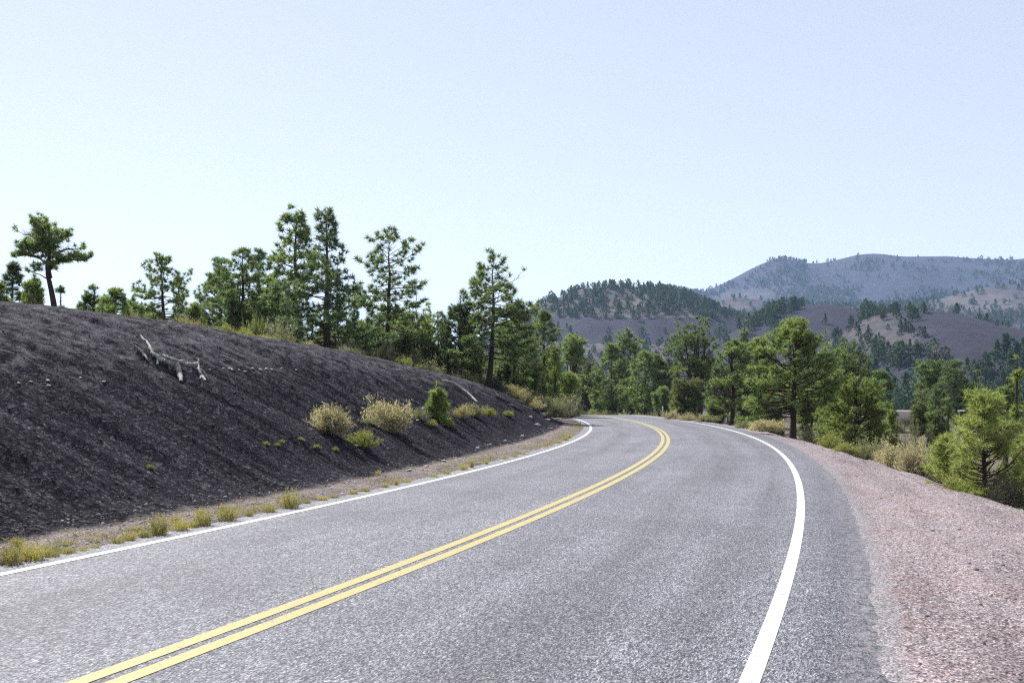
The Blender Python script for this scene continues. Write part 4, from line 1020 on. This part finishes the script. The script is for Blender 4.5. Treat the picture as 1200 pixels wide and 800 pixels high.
zone_hill('B', 8000, 10, lambda u, v, x, y: np.where((v < 318) & (u > 975), .40 * cl(x, y, 120, 8) * np.where(v < 305, .05, 1), np.where((v < 336) & (u > 945) & (u < 1140), .05, np.where((u > 1140) & (v < 332), .35, .95 * np.clip(cl(x, y, 160, 9) * 1.5 - .25, 0, 1)))), 'B')
# valley floor
n = 4000; vx = rh.uniform(-1, 1, n); vy = 75 + (440 - 75) * rh.uniform(0, 1, n) ** .6; vu = 400 + 860 * rh.uniform(0, 1, n); x = (vu - 600) / F * vy
s_, d_ = to_road(x, vy); z = ground_z(x, vy, False)
ok = (np.abs(d_) > 11) & ~((vy > 126) & (vy < 166) & (x > 26) & (x < 100)) & ~((x > 48) & (x < 66) & (vy < 150)) & (cl(x, vy, 35, 11) > .28)
ok &= ~((vy < 110) & (d_ < 0) & (vu < 660)) & (np.where(vu < 640, rh.uniform(0, 1, n) < .35, True))
kk = 0
for i in np.nonzero(ok)[0]:
    top = HZ - (z[i] + 7.5 - EYE) / vy[i] * F
    hh = rh.uniform(5.5, 9.5)
    if vy[i] < 130: hh *= .75
    cand.append((x[i], vy[i], z[i], hh, 'V')); kk += 1
    if kk >= 120: break
LAB = dict(V=('pine on the valley floor between the road and the hills', 'pines on the valley floor'), E=('small pine on the slope of the cinder ridge behind the valley', 'pines on the cinder ridge'))
stuff = []
for x, y, z, h, zn in cand:
    i = int(rh.integers(0, 8)); a = rh.uniform(0, 6.28); w = rh.uniform(.85, 1.25)
    if zn in LAB:
        o = link('pine_tree', FTM[i], label=LAB[zn][0], category='pine tree', group=LAB[zn][1]); o.location = (x, y, z - .1); o.rotation_euler = (0, 0, a); o.scale = (h * w, h * w, h)
    else: stuff.append((x, y, z, h, i, a, w))
Vs, Fs3, Fs4, off = [], [], [], 0
for x, y, z, h, i, a, w in stuff:
    V, Fc, T, TF = FT[i]
    if y > 1250: Vq = V.reshape(-1, 3, 3)[::(2 if y < 2000 else 3)].copy(); c0 = Vq.mean(1, keepdims=True); Vq = (c0 + (Vq - c0) * (1.45 if y < 2000 else 1.8)).reshape(-1, 3); Fq = np.arange(len(Vq)).reshape(-1, 3)
    else: Vq, Fq = V, Fc
    c, q = math.cos(a), math.sin(a); R = np.array([[c, q, 0], [-q, c, 0], [0, 0, 1]])
    W = np.concatenate([Vq, T]) @ R * np.array([h * w, h * w, h]) + np.array([x, y, z - .2])
    Vs.append(W); Fs3.append(Fq + off); Fs4.append(TF + off + len(Vq)); off += len(W)
link('pine_forest', mesh_data('pine_forest', np.concatenate(Vs), [np.concatenate(Fs3), np.concatenate(Fs4)], [M['far_pine'], M['bark']], mi=[0, 1]), kind='stuff')

# ================================================================ air
HAZE = 0.85e-4
def haze():
    V = np.array([[x, y, z] for z in (-40, 470) for y in (-6100, 6100) for x in (-6100, 6100)], float)
    Fc = np.array([[0, 2, 3, 1], [4, 5, 7, 6], [0, 1, 5, 4], [2, 6, 7, 3], [0, 4, 6, 2], [1, 3, 7, 5]])
    m = bpy.data.materials.new('haze_air'); m.use_nodes = True; t = m.node_tree; t.nodes.remove(t.nodes['Principled BSDF'])
    v = t.nodes.new('ShaderNodeVolumePrincipled'); v.inputs['Color'].default_value = (.45, .65, 1.0, 1); v.inputs['Density'].default_value = HAZE; v.inputs['Anisotropy'].default_value = .2
    t.links.new(v.outputs[0], t.nodes['Material Output'].inputs['Volume'])
    m.cycles.homogeneous_volume = True if hasattr(m.cycles, 'homogeneous_volume') else None
    link('haze', mesh_data('haze', V, Fc, [m]), kind='stuff')
if HAZE > 0: haze()

# ================================================================ light, sky, camera
EL, AZ = 50.0, -39.0           # sun: height above the horizon, bearing from +Y towards +X (it stands ahead, to the left)
w = bpy.data.worlds.new('World'); SC.world = w; w.use_nodes = True; nt = w.node_tree
sky = nt.nodes.new('ShaderNodeTexSky'); sky.sky_type = 'NISHITA'; sky.sun_disc = False
sky.sun_elevation = R3(EL); sky.sun_rotation = R3(AZ); sky.altitude = 2100; sky.air_density = 1.0; sky.dust_density = .25; sky.ozone_density = 1.0
hs = nt.nodes.new('ShaderNodeHueSaturation'); hs.inputs['Saturation'].default_value = .52; hs.inputs['Hue'].default_value = .502; nt.links.new(sky.outputs[0], hs.inputs['Color']); mxs = nt.nodes.new('ShaderNodeMix'); mxs.data_type = 'RGBA'; mxs.inputs[0].default_value = .45; nt.links.new(hs.outputs[0], mxs.inputs[6]); mxs.inputs[7].default_value = (4.2, 4.45, 5.3, 1); nt.links.new(mxs.outputs[2], nt.nodes['Background'].inputs[0]); nt.nodes['Background'].inputs[1].default_value = .092
sd = bpy.data.lights.new('sun', 'SUN'); sd.energy = 4.8; sd.angle = R3(.53); sd.color = (1, .972, .93)
so = bpy.data.objects.new('sun', sd); COL.objects.link(so)
dirn = Vector((math.sin(R3(AZ)) * math.cos(R3(EL)), math.cos(R3(AZ)) * math.cos(R3(EL)), math.sin(R3(EL))))
so.rotation_euler = dirn.to_track_quat('Z', 'Y').to_euler(); so.location = dirn * 50
cd = bpy.data.cameras.new('camera'); cd.sensor_width = 36; cd.lens = 36 * F / 1200; cd.shift_y = (HZ - 400) / 1200; cd.clip_start = .1; cd.clip_end = 30000
co = bpy.data.objects.new('camera', cd); COL.objects.link(co); co.location = (0, 0, EYE); co.rotation_euler = (R3(90), 0, 0); SC.camera = co
SC.view_settings.view_transform = 'Standard'; SC.view_settings.look = 'None'; SC.view_settings.exposure = 1.0; SC.view_settings.gamma = 1.0
SC.view_settings.use_curve_mapping = False
SC.render.engine = 'CYCLES'; SC.cycles.use_denoising = False; SC.cycles.pixel_filter_type = 'BLACKMAN_HARRIS'; SC.cycles.filter_width = 1.25; SC.cycles.max_bounces = 6; SC.cycles.diffuse_bounces = 3; SC.cycles.transmission_bounces = 3; SC.cycles.volume_bounces = 1
SC.cycles.sample_clamp_indirect = 3; SC.cycles.sample_clamp_direct = 12
